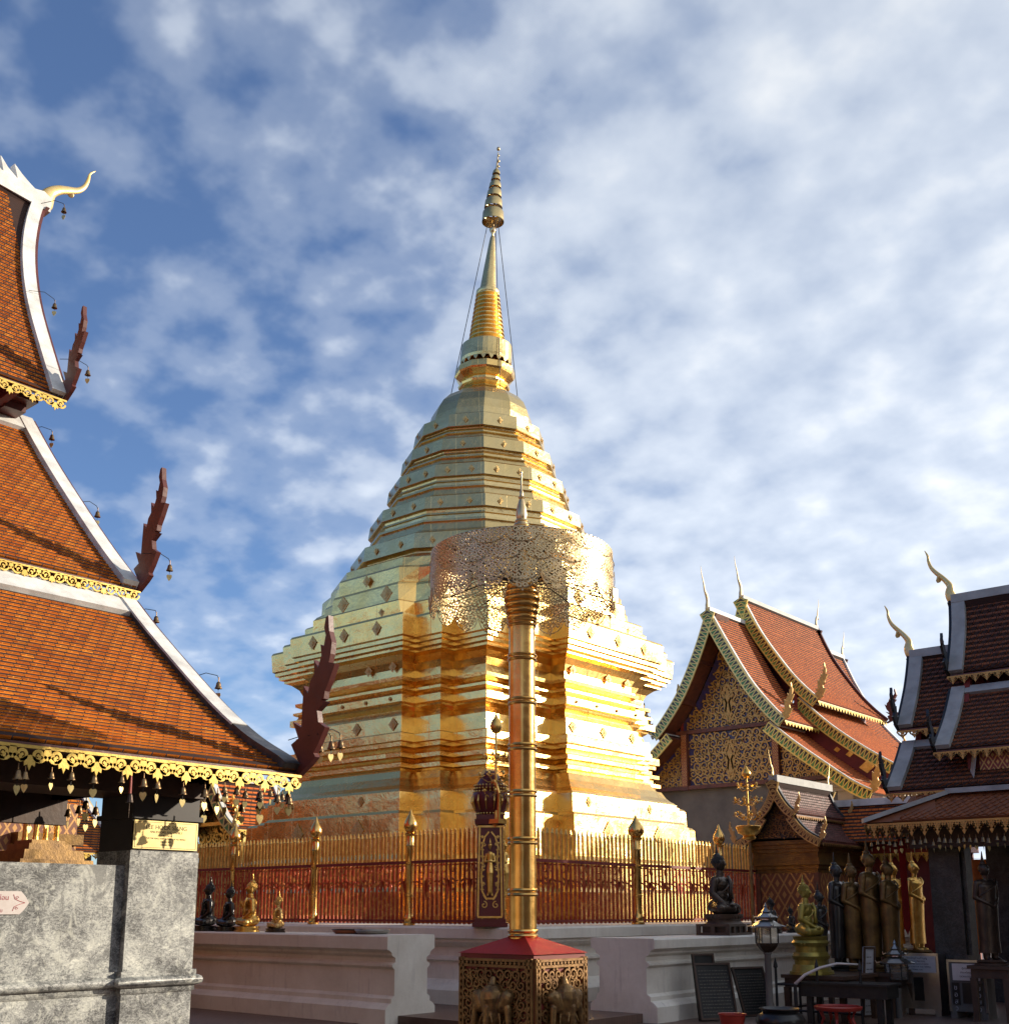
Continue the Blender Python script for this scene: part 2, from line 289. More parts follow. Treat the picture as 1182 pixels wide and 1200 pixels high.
# ---------------------------------------------------------------- mesh helpers
class MB:
    def __init__(s): s.v = []; s.f = []; s.m = []; s.uv = []; s.r = []; s.T = Matrix()
    def add(s, vs, fs, mi=0, uvs=None, r=0.0):
        o = len(s.v); T = s.T
        s.v += [tuple(T @ Vector(v)) for v in vs]
        for i, f in enumerate(fs):
            s.f.append([o + k for k in f]); s.m.append(mi)
            s.uv.append(uvs[i] if uvs else None); s.r.append(r)
    def box(s, x0, x1, y0, y1, z0, z1, mi=0):
        if x0 > x1: x0, x1 = x1, x0
        if y0 > y1: y0, y1 = y1, y0
        s.add([(x0,y0,z0),(x1,y0,z0),(x1,y1,z0),(x0,y1,z0),(x0,y0,z1),(x1,y0,z1),(x1,y1,z1),(x0,y1,z1)],
              [(0,3,2,1),(4,5,6,7),(0,1,5,4),(1,2,6,5),(2,3,7,6),(3,0,4,7)], mi)
    def frustum(s, c, a0, a1, z0, z1, b0=None, b1=None, mi=0):
        b0 = a0 if b0 is None else b0; b1 = a1 if b1 is None else b1; x, y = c
        s.add([(x-a0,y-b0,z0),(x+a0,y-b0,z0),(x+a0,y+b0,z0),(x-a0,y+b0,z0),(x-a1,y-b1,z1),(x+a1,y-b1,z1),(x+a1,y+b1,z1),(x-a1,y+b1,z1)],
              [(0,3,2,1),(4,5,6,7),(0,1,5,4),(1,2,6,5),(2,3,7,6),(3,0,4,7)], mi)
    def loops(s, L, close=True, cap0=True, cap1=True, mi=0):
        n = len(L[0]); vs = [p for l in L for p in l]; fs = []
        for i in range(len(L) - 1):
            for j in range(n if close else n - 1):
                k = (j + 1) % n; fs.append((i*n+j, i*n+k, (i+1)*n+k, (i+1)*n+j))
        if cap0: fs.append(tuple(reversed(range(n))))
        if cap1: fs.append(tuple((len(L)-1)*n + j for j in range(n)))
        s.add(vs, fs, mi)
    def lathe(s, prof, n=24, c=(0, 0), mi=0, rot=0.0, cap=True):
        L = [[(c[0]+r*math.cos(rot+2*PI*j/n), c[1]+r*math.sin(rot+2*PI*j/n), z) for j in range(n)] for r, z in prof]
        s.loops(L, True, cap, cap, mi)
    def tube(s, pts, rad, n=8, mi=0, cap=True, flat=1.0, side=None):
        P = [Vector(p) for p in pts]; L = []; up = Vector((0, 0, 1))
        for i, p in enumerate(P):
            d = (P[min(i+1, len(P)-1)] - P[max(i-1, 0)]).normalized()
            a = Vector(side) if side else (d.cross(up) if abs(d.dot(up)) < .97 else d.cross(Vector((1, 0, 0))))
            a = (a - d * a.dot(d)).normalized(); b = d.cross(a).normalized()
            r = rad[i] if isinstance(rad, (list, tuple)) else rad
            L.append([tuple(p + a*(r*flat*math.cos(2*PI*j/n)) + b*(r*math.sin(2*PI*j/n))) for j in range(n)])
        s.loops(L, True, cap, cap, mi)
    def ellips(s, c, r, nu=12, nv=8, mi=0):
        c = Vector(c); vs = [tuple(c + Vector((0, 0, -r[2])))]; fs = []
        for i in range(1, nv):
            a = -PI/2 + PI*i/nv
            for j in range(nu):
                t = 2*PI*j/nu; vs.append((c.x+r[0]*math.cos(a)*math.cos(t), c.y+r[1]*math.cos(a)*math.sin(t), c.z+r[2]*math.sin(a)))
        vs.append((c.x, c.y, c.z + r[2])); T = len(vs) - 1
        for j in range(nu):
            k = (j+1) % nu; fs.append((0, 1+k, 1+j)); fs.append((T, T-nu+j, T-nu+k))
            for i in range(nv-2): fs.append((1+i*nu+j, 1+i*nu+k, 1+(i+1)*nu+k, 1+(i+1)*nu+j))
        s.add(vs, fs, mi)
    def capsule(s, p0, r0, p1, r1, n=10, mi=0):
        a, b = Vector(p0), Vector(p1); d = (b - a); l = d.length; d = d.normalized() if l > 1e-6 else Vector((0, 0, 1))
        pts = []; rad = []
        for k in range(1, 4):
            t = PI/2*k/3; pts.append(a - d*r0*math.cos(t)); rad.append(r0*math.sin(t))
        for k in range(0, 3):
            t = PI/2*k/3; pts.append(b + d*r1*math.sin(t)); rad.append(r1*math.cos(t))
        s.tube(pts, rad, n, mi)
    def poly(s, pts, th, frame, mi=0, bev=0.0):
        # outline pts (a,b) -> frame(a,b,c) where c is thickness; ear-clipped by bmesh triangulation
        area = sum(pts[i][0]*pts[(i+1) % len(pts)][1] - pts[(i+1) % len(pts)][0]*pts[i][1] for i in range(len(pts)))
        if area < 0: pts = pts[::-1]
        n = len(pts); h = th/2
        cx = sum(p[0] for p in pts)/n; cy = sum(p[1] for p in pts)/n
        from mathutils.geometry import tessellate_polygon
        tri = tessellate_polygon([[Vector((p[0], p[1], 0)) for p in pts]])
        vs = [frame(p[0], p[1], h) for p in pts] + [frame(p[0], p[1], -h) for p in pts]
        fs = [tuple(t) for t in tri] + [tuple(n+k for k in reversed(t)) for t in tri]
        fs += [(j, n+j, n+(j+1) % n, (j+1) % n) for j in range(n)]
        s.add(vs, fs, mi)
    def ribbon(s, pts, w, th, frame, mi=0):
        # flat strip of width w along 2-D path, thickness th
        L = []; n = len(pts)
        for i, p in enumerate(pts):
            q0 = pts[max(i-1, 0)]; q1 = pts[min(i+1, n-1)]
            dx, dy = q1[0]-q0[0], q1[1]-q0[1]; l = math.hypot(dx, dy) or 1; nx, ny = -dy/l, dx/l
            ww = (w[i] if isinstance(w, (list, tuple)) else w)/2
            L.append([frame(p[0]+nx*ww, p[1]+ny*ww, th/2), frame(p[0]-nx*ww, p[1]-ny*ww, th/2), frame(p[0]-nx*ww, p[1]-ny*ww, -th/2), frame(p[0]+nx*ww, p[1]+ny*ww, -th/2)])
        s.loops(L, True, True, True, mi)
def obj(name, mb, mats, parent=None, smooth=False, loc=None):
    me = bpy.data.meshes.new(name); me.from_pydata(mb.v, [], mb.f)
    if not isinstance(mats, (list, tuple)): mats = [mats]
    for m in mats: me.materials.append(MT[m] if isinstance(m, str) else m)
    me.polygons.foreach_set('material_index', mb.m)
    if any(u for u in mb.uv):
        ul = me.uv_layers.new(name='UVMap')
        for p, u in zip(me.polygons, mb.uv):
            if u:
                for li, c in zip(p.loop_indices, u): ul.data[li].uv = c
    if any(mb.r):
        at = me.attributes.new('rnd', 'FLOAT', 'FACE'); at.data.foreach_set('value', mb.r)
    me.validate(); me.update()
    bm = bmesh.new(); bm.from_mesh(me); bmesh.ops.recalc_face_normals(bm, faces=bm.faces) if not mb.r or not any(mb.r) else None
    bm.to_mesh(me); bm.free()
    if smooth:
        me.polygons.foreach_set('use_smooth', [True]*len(me.polygons))
        if smooth != True: me.set_sharp_from_angle(angle=math.radians(smooth))
    o = bpy.data.objects.new(name, me); COL.objects.link(o)
    if parent is not None: o.parent = parent
    if loc: o.location = loc
    return o
def tag(o, label=None, cat=None, group=None, kind=None):
    if label: o['label'] = label
    if cat: o['category'] = cat
    if group: o['group'] = group
    if kind: o['kind'] = kind
    return o
def thing(name, label, cat, loc=(0, 0, 0), rz=0.0, group=None):
    o = bpy.data.objects.new(name, None); o.empty_display_size = .2; COL.objects.link(o)
    o.location = loc; o.rotation_euler = (0, 0, rz); tag(o, label, cat, group); return o
def kids(o, cache={}):
    return [c for c in bpy.data.objects if c.parent is o]
def dup(o, parent=None, ch=None):
    c = o.copy(); COL.objects.link(c)
    if parent is not None: c.parent = parent
    for k in kids(o): dup(k, c)
    return c
def place(o, loc, rz=0.0, sc=1.0, label=None, group=None):
    o.location = loc; o.rotation_euler = (0, 0, rz); o.scale = (sc,)*3 if not isinstance(sc, tuple) else sc
    if label: o['label'] = label
    if group: o['group'] = group
    return o
def remesh(name, mb, mat, parent, vox=.012, it=3):
    o = obj(name, mb, mat)
    md = o.modifiers.new('r', 'REMESH'); md.mode = 'VOXEL'; md.voxel_size = vox; md.use_smooth_shade = True
    sm = o.modifiers.new('s', 'SMOOTH'); sm.iterations = it; sm.factor = .5
    dg = bpy.context.evaluated_depsgraph_get(); me = bpy.data.meshes.new_from_object(o.evaluated_get(dg))
    o.modifiers.clear(); o.data = me; me.name = name
    me.polygons.foreach_set('use_smooth', [True]*len(me.polygons))
    if parent is not None: o.parent = parent
    return o
def text(name, body, size, M4, mat, parent, align='CENTER', ext=.001):
    c = bpy.data.curves.new(name, 'FONT'); c.body = body; c.size = size; c.align_x = align; c.extrude = ext
    o = bpy.data.objects.new(name, c); COL.objects.link(o)
    dg = bpy.context.evaluated_depsgraph_get(); me = bpy.data.meshes.new_from_object(o.evaluated_get(dg)); me.name = name
    bpy.data.objects.remove(o); me.materials.clear(); me.materials.append(MT[mat]); me.transform(M4)
    o = bpy.data.objects.new(name, me); COL.objects.link(o); o.parent = parent; return o
def frameM(ox, xa, ya):   # matrix with x axis xa, y axis ya at ox
    xa = Vector(xa).normalized(); ya = Vector(ya).normalized(); za = xa.cross(ya)
    return Matrix(((xa.x, ya.x, za.x, ox[0]), (xa.y, ya.y, za.y, ox[1]), (xa.z, ya.z, za.z, ox[2]), (0, 0, 0, 1)))
def lerp(a, b, t): return a + (b - a) * t
def catmull(P, k=6):
    out = []; n = len(P)
    for i in range(n - 1):
        p0, p1, p2, p3 = P[max(i-1, 0)], P[i], P[i+1], P[min(i+2, n-1)]
        for j in range(k):
            t = j / k
            out.append(tuple(.5*((2*b) + (-a+c)*t + (2*a-5*b+4*c-d)*t*t + (-a+3*b-3*c+d)*t**3) for a, b, c, d in zip(p0, p1, p2, p3)))
    out.append(tuple(P[-1])); return out
def spiral(cx, cy, r0, turns, a0, sgn=1, n=18, r1=.15):
    return [(cx + lerp(r0, r0*r1, i/n)*math.cos(a0+sgn*2*PI*turns*i/n), cy + lerp(r0, r0*r1, i/n)*math.sin(a0+sgn*2*PI*turns*i/n)) for i in range(n+1)]
# ---------------------------------------------------------------- ground
g = MB(); g.box(-400, 400, -400, 400, -.5, 0.0)
tag(obj('ground', g, 'ground'), kind='structure')
g = MB(); g.box(-36, -9.55, 11.75, 60, 0.001, .125)
tag(obj('terrace_floor', g, 'ground'), kind='structure')
CX, CY = -19.399, 21.570
# ---------------------------------------------------------------- chedi
def red(t, z, dx=0, dy=0):
    A = 4.522 + t; B = A - .416; K = A - .832; E = 2.71 + t; M_ = 1.91 + t
    q = [(M_, -A), (M_, -B), (E, -B), (E, -K), (K, -K), (K, -E), (B, -E), (B, -M_), (A, -M_)]
    out = []
    for k in range(4):
        c, s = (1, 0, -1, 0)[k], (0, 1, 0, -1)[k]
        out += [(CX + x*c - y*s, CY + x*s + y*c, z) for x, y in q]
    return out
chedi = thing('golden_chedi', 'towering gold sheet-clad stupa with stepped square base, twelve-sided tiers and slender spire', 'stupa', (CX, CY, 0))
def cobj(name, mb, mat, smooth=False, par=None):
    mb2 = mb; mb2.v = [(x - CX, y - CY, z) for x, y, z in mb.v]; return obj(name, mb2, mat, chedi, smooth)
def red2(t, z, f):
    K = 3.69 + t; A = K + .832; B = K + .416; M_ = 1.91 + t; E = 2.71 + t; Rr = K*1.4142
    q = [(M_, -A), (M_, -B), (E, -B), (E, -K), (K, -K), (K, -E), (B, -E), (B, -M_), (A, -M_)]
    p0 = (.2588*Rr, -.9659*Rr); p4 = (K, -K); p8 = (.9659*Rr, -.2588*Rr)
    q12 = [(lerp(p0[0], p4[0], u), lerp(p0[1], p4[1], u)) for u in (0, .25, .5, .75, 1)] + [(lerp(p4[0], p8[0], u), lerp(p4[1], p8[1], u)) for u in (.25, .5, .75, 1)]
    q = [(lerp(v[0], u[0], f), lerp(v[1], u[1], f)) for u, v in zip(q, q12)]; out = []
    for k in range(4):
        c, s = (1, 0, -1, 0)[k], (0, 1, 0, -1)[k]; out += [(CX + x*c - y*s, CY + x*s + y*c, z) for x, y in q]
    return out
def redpart(name, prof, mat='chedi'):
    m = MB(); m.loops([red(p[0], p[1]) if len(p) < 3 else red2(*p) for p in prof]); return cobj(name, m, mat)
redpart('base_tier', [(.78,1.2),(.78,1.95),(.70,2.03),(.56,2.05),(.54,2.62),(.48,2.70),(.36,2.74),(.34,3.3),(.33,3.58),(.28,3.64),(.19,3.66),(.18,3.9),(.17,4.06),(.12,4.12)])
redpart('sloping_skirt', [(.13,4.10),(-.02,4.22),(-.18,4.40),(-.27,4.56),(-.36,4.585)])
redpart('lower_moulding', [(-.40,4.57),(-.38,4.64),(-.28,4.66),(-.28,4.75),(-.4,4.77),(-.47,4.81),(-.4,4.87),(-.30,4.89),(-.30,4.98),(-.42,5.0),(-.50,5.06),(-.48,5.11),(-.36,5.14),(-.36,5.23),(-.29,5.25),(-.29,5.42),(-.42,5.44)])
redpart('main_block', [(-.43,5.43),(-.46,5.48),(-.47,5.84),(-.55,5.86),(-.60,6.0),(-.50,6.08),(-.48,6.12),(-.35,6.14),(-.35,6.30),(-.46,6.32),(-.50,6.4),(-.40,6.44),(-.40,6.5),(-.53,6.52),(-.58,6.6),(-.44,6.66),(-.43,6.74),(-.56,6.76)])
redpart('frieze', [(-.56,6.75),(-.57,6.95),(-.50,7.10),(-.36,7.22),(-.24,7.27)])
redpart('cornice', [(-.3,7.26),(-.22,7.27),(-.22,7.33),(-.12,7.35),(-.12,7.43),(-.05,7.45),(-.05,7.53),(0,7.56),(.03,8.0),(.0,8.06),(-.38,8.14)])
redpart('stepped_roof_tier', [(-.30,8.10,1.0),(-.36,8.12,.9),(-.36,8.46,.8),(-.40,8.50,.75),(-.70,8.58,.55),(-.73,8.98,.45),(-.76,9.04,.4),(-.85,9.08,.3),(-.86,9.42,.2),(-.90,9.48,.15),(-1.0,9.5,.06),(-1.02,9.72,.0),(-1.2,9.80,.0)])
# triangular antefixes where the stepped corners meet the tiers
def lean(z):
    P = [(0,0),(9,.06),(14,.08),(15,.16),(16.7,.27),(18.6,.30),(20.3,.43),(21.3,.45),(23.2,.6)]
    for (a, u), (b, w) in zip(P, P[1:]):
        if z <= b:
            s = lerp(u, w, (z-a)/(b-a)); return s*math.cos(TH), s*math.sin(TH)
    return .6*math.cos(TH), .6*math.sin(TH)
def poly12(R, z, n=12):
    lx, ly = lean(z); return [(CX+lx+R*math.cos(PI/12+2*PI*j/n), CY+ly+R*math.sin(PI/12+2*PI*j/n), z) for j in range(n)]
def ngon(name, prof, mat='chedi_up', n=12, smooth=False):
    m = MB(); m.loops([poly12(R, z, n) for R, z in prof]); return cobj(name, m, mat, smooth)
tiers = [(3.40, 10.04, 10.44), (2.92, 11.19, 11.52), (2.45, 12.19, 12.53), (2.10, 13.04, 13.36), (1.78, 13.80, 14.16)]
ngon('tower_plinth', [(3.60,9.70),(3.58,9.74),(3.54,9.78),(3.50,9.82),(3.42,9.9),(3.40,9.92),(3.28,9.94),(3.28,10.0),(3.44,10.045)])
for i, (R, z0, z1) in enumerate(tiers):
    pr = [(R, z0-.005), (R+.01, z0+.01), (R-.03, z1), (R-.08, z1+.015)]
    if i < 4:
        R2, y0, y1 = tiers[i+1]; h = y0 - z1
        pr += [(R2+.09, z1+.20*h), (R2+.06, z1+.26*h), (R2+.01, z1+.52*h), (R2+.06, z1+.54*h), (R2+.05, z1+.62*h), (R2-.10, z1+.66*h), (R2-.10, z1+.80*h), (R2-.05, z1+.82*h), (R2-.06, z1+.88*h), (R2-.10,z1+.90*h), (R2-.09, y0-.015), (R2, y0-.007)]
    else: pr += [(1.50,14.24),(1.46,14.30)]
    ngon('tower_tier', pr)
ngon('bell', [(1.46,14.28),(1.44,14.33),(1.42,14.5),(1.36,14.75),(1.24,15.0),(1.06,15.2),(.84,15.33),(.66,15.40),(.64,15.44),(.70,15.47)])
ngon('neck_moulding', [(.62,15.45),(.60,15.52),(.70,15.60),(.72,15.66),(.60,15.70),(.60,15.78),(.66,15.80),(.80,15.92),(.83,15.97),(.82,16.14),(.76,16.18),(.62,16.20),(.56,16.42)], 'chedi')
m = MB()
def ring(R, z, n=32): lx, ly = lean(z); return [(CX+lx+R*math.cos(2*PI*j/n), CY+ly+R*math.sin(2*PI*j/n), z) for j in range(n)]
m.loops([ring(.70,16.34),(ring(.72,16.42)),ring(.70,16.86),ring(.60,16.93),ring(.45,16.95),ring(.45,16.8),ring(.62,16.78),ring(.66,16.5),ring(.66,16.36)], True, False, False)
for j in range(20):
    a = 2*PI*j/20; lx, ly = lean(16.4); c, s = math.cos(a), math.sin(a)
    m.poly([(-.09, .02), (-.05, -.09), (0, -.16), (.05, -.09), (.09, .02)], .02, lambda x, y, t: (CX+lx+c*(.69+t)-s*x, CY+ly+s*(.69+t)+c*x, 16.38+y))
cobj('ring_canopy', m, 'chedi_up')
m = MB(); L = []
for k in range(12):
    z = 16.9 + 1.6*k/12; R = lerp(.50, .30, k/12)
    for dz, dr in ((0,-.085),(.02,-.03),(.05,.02),(.08,.02),(.105,-.04),(.12,-.09)): L.append(ring(R+dr, z+dz))
m.loops(L); cobj('ringed_cone', m, 'chedi', 40)
m = MB(); m.loops([ring(.31,18.46),ring(.33,18.5),ring(.32,18.58),ring(.24,18.6),ring(.22,18.75),ring(.17,19.3),ring(.11,19.9),ring(.07,20.25),ring(.055,20.3)]); cobj('spire', m, 'chedi_up', 40)
m = MB(); m.loops([ring(.045,20.25,12),ring(.04,20.4,12),ring(.07,20.44,12),ring(.10,20.52,12),ring(.07,20.6,12),ring(.04,20.63,12),ring(.03,22.4,12),ring(.012,23.0,12)]); cobj('finial_rod', m, 'silver', 40)
for R, z0, z1 in ((.30,20.76,21.10),(.245,21.20,21.47),(.20,21.54,21.78),(.16,21.84,22.04),(.12,22.09,22.25),(.095,22.29,22.44)):
    m = MB(); m.loops([ring(R+.015,z0,24),ring(R+.012,z0+.05,24),ring(R,z1-.05,24),ring(R-.03,z1,24),ring(R-.045,z1-.005,24),ring(R-.012,z1-.06,24),ring(R+.003,z0,24)], True, False, False)
    for k in range(10):
        a = 2*PI*k/10; lx, ly = lean(z1); p = (CX+lx+(R-.03)*math.cos(a), CY+ly+(R-.03)*math.sin(a), z1-.01); m.tube([p, (CX+lx, CY+ly, z1+.03)], .007, 4)
    cobj('finial_umbrella', m, 'chedi_up', 40)
m = MB(); lx, ly = lean(23.1)
for z, r in ((22.55,.035),(22.72,.045),(22.9,.035),(23.12,.055)): m.ellips((CX+lx, CY+ly, z), (r, r, r*1.1), 8, 6)
cobj('weather_vane', m, 'silver', 60)
for a in (PI*.62, -PI*.12, PI*1.15, PI*.3):
    m = MB(); x0, y0 = lean(20.7); x1, y1 = lean(15.4)
    m.tube([(CX+x0+.15*math.cos(a), CY+y0+.15*math.sin(a), 20.75), (CX+x1+1.0*math.cos(a), CY+y1+1.0*math.sin(a), 15.2)], .011, 5)
    cobj('guy_wire', m, 'wire')
# embossed bosses: diamonds on the bands (sunk / raised plates)
def diamond(wd, ht):
    m = MB(); n = 8; out = []
    for k in range(16):
        a = 2*PI*k/16; q = .93 if k % 2 else 1.0
        d = 1/(abs(math.cos(a))/(wd/2) + abs(math.sin(a))/(ht/2)); out.append((d*math.cos(a)*q, d*math.sin(a)*q))
    m.poly(out, .014, lambda x, y, t: (x, -.004 - t, y))
    m.poly([(x*.55, y*.55) for x, y in out], .03, lambda x, y, t: (x, -.006 - t, y))
    m.poly([(x*.25, y*.25) for x, y in out], .05, lambda x, y, t: (x, -.008 - t, y)); return m
BD = {}
def boss(kind, x, y, z, rz, tilt=0.0):
    if kind not in BD: BD[kind] = obj('diamond_boss', diamond(*kind), 'boss', chedi); o = BD[kind]
    else: o = BD[kind].copy(); COL.objects.link(o)
    o.location = (x - CX, y - CY, z); o.rotation_euler = (tilt, 0, rz)
def face_bosses(t, z, ht, wd, xs):
    A = 4.522 + t + .018
    for u in xs:
        boss((wd, ht), CX+u, CY-A, z, 0); boss((wd, ht), CX+A, CY+u, z, PI/2)
face_bosses(.012, 7.80, .34, .30, (-1.1, 0.0, 1.1)); face_bosses(-.35, 6.22, .11, .09, (-1.2,-.4,.4,1.2))
face_bosses(-.465, 5.66, .30, .28, (-1.2, 0.0, 1.2)); face_bosses(.175, 3.9, .24, .2, (-1.5, .9)); face_bosses(.335, 3.26, .5, .42, (-1.0, 1.0))
face_bosses(-.60, 8.80, .42, .40, (-.75, .75)); face_bosses(-.66, 9.26, .3, .28, (0.0,)); face_bosses(-.33, 8.30, .26, .24, (-.9, .9)); face_bosses(-.52, 7.0, .26, .26, (-1.1, 0.3, 1.1))
for i, (R, z0, z1) in enumerate(tiers):
    ap = math.cos(PI/12); lx, ly = lean(z0)
    for k in range(-5, 4):
        a = -PI/4 + PI/12 + k*PI/6
        for u in ((-.25, .25) if R > 2.3 else (0,)):
            w = R*.5; boss((.15, .2), CX+lx+(R+.012)*ap*math.cos(a)-u*w*math.sin(a), CY+ly+(R+.012)*ap*math.sin(a)+u*w*math.cos(a), (z0+z1)/2, a+PI/2, 0)
# ---------------------------------------------------------------- fence plinth, walls
def wall_path(name, pts, prof, mat, closed=False):
    # pts: polyline of outer face (x,y); prof: (out, z) ; extruded with mitres, inner side at depth d
    m = MB(); n = len(pts); L = []
    for out, z in prof:
        row = []
        for i in range(n):
            p = Vector(pts[i]); 
            if closed or 0 < i < n-1:
                a = (Vector(pts[i]) - Vector(pts[i-1])).normalized(); b = (Vector(pts[(i+1) % n]) - Vector(pts[i])).normalized()
                na = Vector((a.y, -a.x)); nb = Vector((b.y, -b.x)); q = (na + nb); q = q / q.length_squared * 2 * 1.0 if q.length else na
                off = q
            else:
                d = (Vector(pts[1]) - Vector(pts[0])).normalized() if i == 0 else (Vector(pts[-1]) - Vector(pts[-2])).normalized()
                off = Vector((d.y, -d.x))
            w = p + off*out; row.append((w.x, w.y, z))
        L.append(row)
    m.loops(L, closed, False, False); return m
FH = 7.6; fx, fy = CX + FH, CY - FH
sq = [(CX-FH, fy), (fx, fy), (fx, CY+FH), (CX-FH, CY+FH)]
prof = [(.34,.0),(.34,.34),(.30,.38),(.24,.42),(.20,.46),(.12,.50),(.12,.78),(.18,.80),(.18,.84),(.10,.87),(.10,1.0),(.18,1.04),(.24,1.09),(.24,1.13),(.30,1.15),(.30,1.30),(.27,1.325),(0,1.335),(-2.4,1.335)]
m = wall_path('p', sq, prof, None, True)
o = obj('fence_plinth', m, 'plaster'); tag(o, 'long white moulded plinth carrying the gilded fence around the stupa', 'plinth')
def bal(x0, x1, y0, y1, top, name, label, inset=.0):
    # free-standing moulded wall block, profile all round, flat ends
    m = MB()
    return m
def moulded_wall(axis, a0, a1, face, back, top, label):
    # mouldings run on the long faces, the end face at a_end stays flat with the outline of the mouldings
    P = [(.16,0),(.16,.22),(.11,.27),(.05,.30),(.05,.36),(-.01,.40),(-.01,.76),(.04,.80),(.04,.83),(-.02,.86),(-.02,.92),(.05,.96),(.05,.99),(.09,1.02),(.14,1.04),(.14,top-.02),(.12,top)]
    s = 1 if back > face else -1
    fr = [(face - s*o_, z) for o_, z in P] + [(back + s*o_, z) for o_, z in reversed(P)]
    m = MB()
    if axis == 'x': L = [[(a, p[0], p[1]) for p in fr] for a in (a0, a1)]
    else: L = [[(p[0], a, p[1]) for p in fr] for a in (a0, a1)]
    n = len(fr); m.loops(L, True, False, False)
    from mathutils.geometry import tessellate_polygon
    tri = tessellate_polygon([[Vector((p[0], p[1], 0)) for p in fr]])
    for row in L: m.add(row, [tuple(t) for t in tri])
    # pilaster-like break near the end: a slightly proud section
    return m
m = moulded_wall('x', -26, -12.55, 11.70, 12.30, 1.235, '')
m2 = moulded_wall('x', -12.55, -12.0, 11.66, 12.34, 1.238, '')
m.add(m2.v, m2.f)
o = obj('balustrade_wall', m, 'plaster'); tag(o, 'white moulded wall left of the opening with seated buddhas on its top', 'wall')
m = moulded_wall('y', 14.28, 14.85, -9.46, -10.32, 1.183, '')
m2 = moulded_wall('y', 14.85, 25, -9.50, -10.28, 1.18, '')
m.add(m2.v, m2.f)
o = obj('balustrade_wall', m, 'plaster'); tag(o, 'white moulded wall right of the opening, the shaded one with black boards leaning on it', 'wall')
# ---------------------------------------------------------------- fence
def fence_run(axis, a0, a1, other, sgn, posts, big, label):
    root = thing('gilded_fence', label, 'fence', (fx, fy, 1.335))
    def W(a, d, z): # along, outwards, up -> local
        return (a - fx, (other - fy) - d, z) if axis == 'x' else ((other - fx) + d, a - fy, z)
    n = 0; first = None; a = a0
    while n < 100 and ((a < a1) if a1 > a0 else (a > a1)):
        if all(abs(a - p) > .07 for p in posts):
            if first is None:
                p = MB(); 
                p.lathe([(.004,0.02),(.018,.09),(.024,.1),(.024,1.02)], 6, mi=0); p.lathe([(.025,1.02),(.025,1.5),(.029,1.51),(.023,1.53),(.017,1.575),(.003,1.60)], 6, mi=1)
                p.box(-.03,.03,-.012,.012,.03,.16,0)
                first = obj('picket', p, ['picket_red', 'picket_gold'], root); o = first
            else: o = first.copy(); COL.objects.link(o)
            o.location = W(a, 0, 0); o.scale = (1, 1, 1 + random.uniform(-.006, .006)); o.rotation_euler = (random.uniform(-.004,.004), random.uniform(-.004,.004), 0 if axis == 'x' else PI/2); n += 1
        a += (.124 if a1 > a0 else -.104)
    lo, hi = min(a0, a1), max(a0, a1)
    for z, h in ((1.03, .05), (.06, .035)):
        r = MB(); p0 = W(lo, .03, z); p1 = W(hi, -.03, z + h)
        r.box(p0[0], p1[0], p0[1], p1[1], z, z + h); obj('rail', r, 'redwall', root)
    # scrollwork behind the pickets
    r = MB(); u = lo + .2
    fr = (lambda x, y, t: W(x, -.05 + t, y))
    while u < hi - .3:
        for s in (-1, 1):
            r.ribbon(spiral(u + s*.11, .93, .095, .9, PI/2, s), .022, .008, fr)
            r.ribbon(spiral(u + s*.10, .66, .08, .8, -PI/2, s), .026, .008, fr)
            r.ribbon([(u + s*.02, .72), (u + s*.10, .78), (u + s*.19, .72), (u + s*.24, .74)], .03, .008, fr)
        r.poly([(u-.035,.62),(u,.42),(u+.035,.62),(u+.06,.7),(u,.80),(u-.06,.7)], .008, fr)
        u += .5
    r.box(*[c for q in zip(W(lo, -.058, 0), W(hi, -.045, 0)) for c in q][:4], .99, 1.01)
    obj('scrollwork', r, 'picket_red', root)
    for i, p in enumerate(posts):
        k = 1.0; c = W(p, 0, 0)
        b = MB(); R = .062 if p not in big else .080
        b.lathe([(R+.04,0),(R+.04,.04),(R+.02,.06),(R+.03,.12),(R+.01,.16),(R,.2),(R,.48),(R+.012,.49),(R+.012,.52),(R,.53),(R,.98),(R+.014,1.0),(R+.014,1.05),(R,1.06),(R,1.32),(R+.015,1.34),(R,1.36),(R,1.52)], 16)
        po = obj('post', b, 'pole', root, 40); po.location = c
        b = MB(); s = 1.0 if p not in big else 1.3
        b.lathe([(R,1.5),(R+.03,1.52),(R+.035,1.55),(.07*s,1.57),(.105*s,1.62),(.118*s,1.67),(.108*s,1.74),(.075*s,1.81),(.035*s,1.88),(.012*s,1.95),(.002,1.97)], 16)
        bo = obj('lotus_bud', b, 'pole', root, 50); bo.location = c
    return root
fence_run('x', fx - .45, fx - 9.6, fy, 1, (-14.04, -16.53, -19.0), (), 'gilded picket fence with red lower half, left of the red gatepost')
fence_run('y', fy + .35, fy + 9.6, fx, 1, (17.56, 20.56, 23.5), (17.56,), 'gilded picket fence with red lower half, right of the tall gold pole')
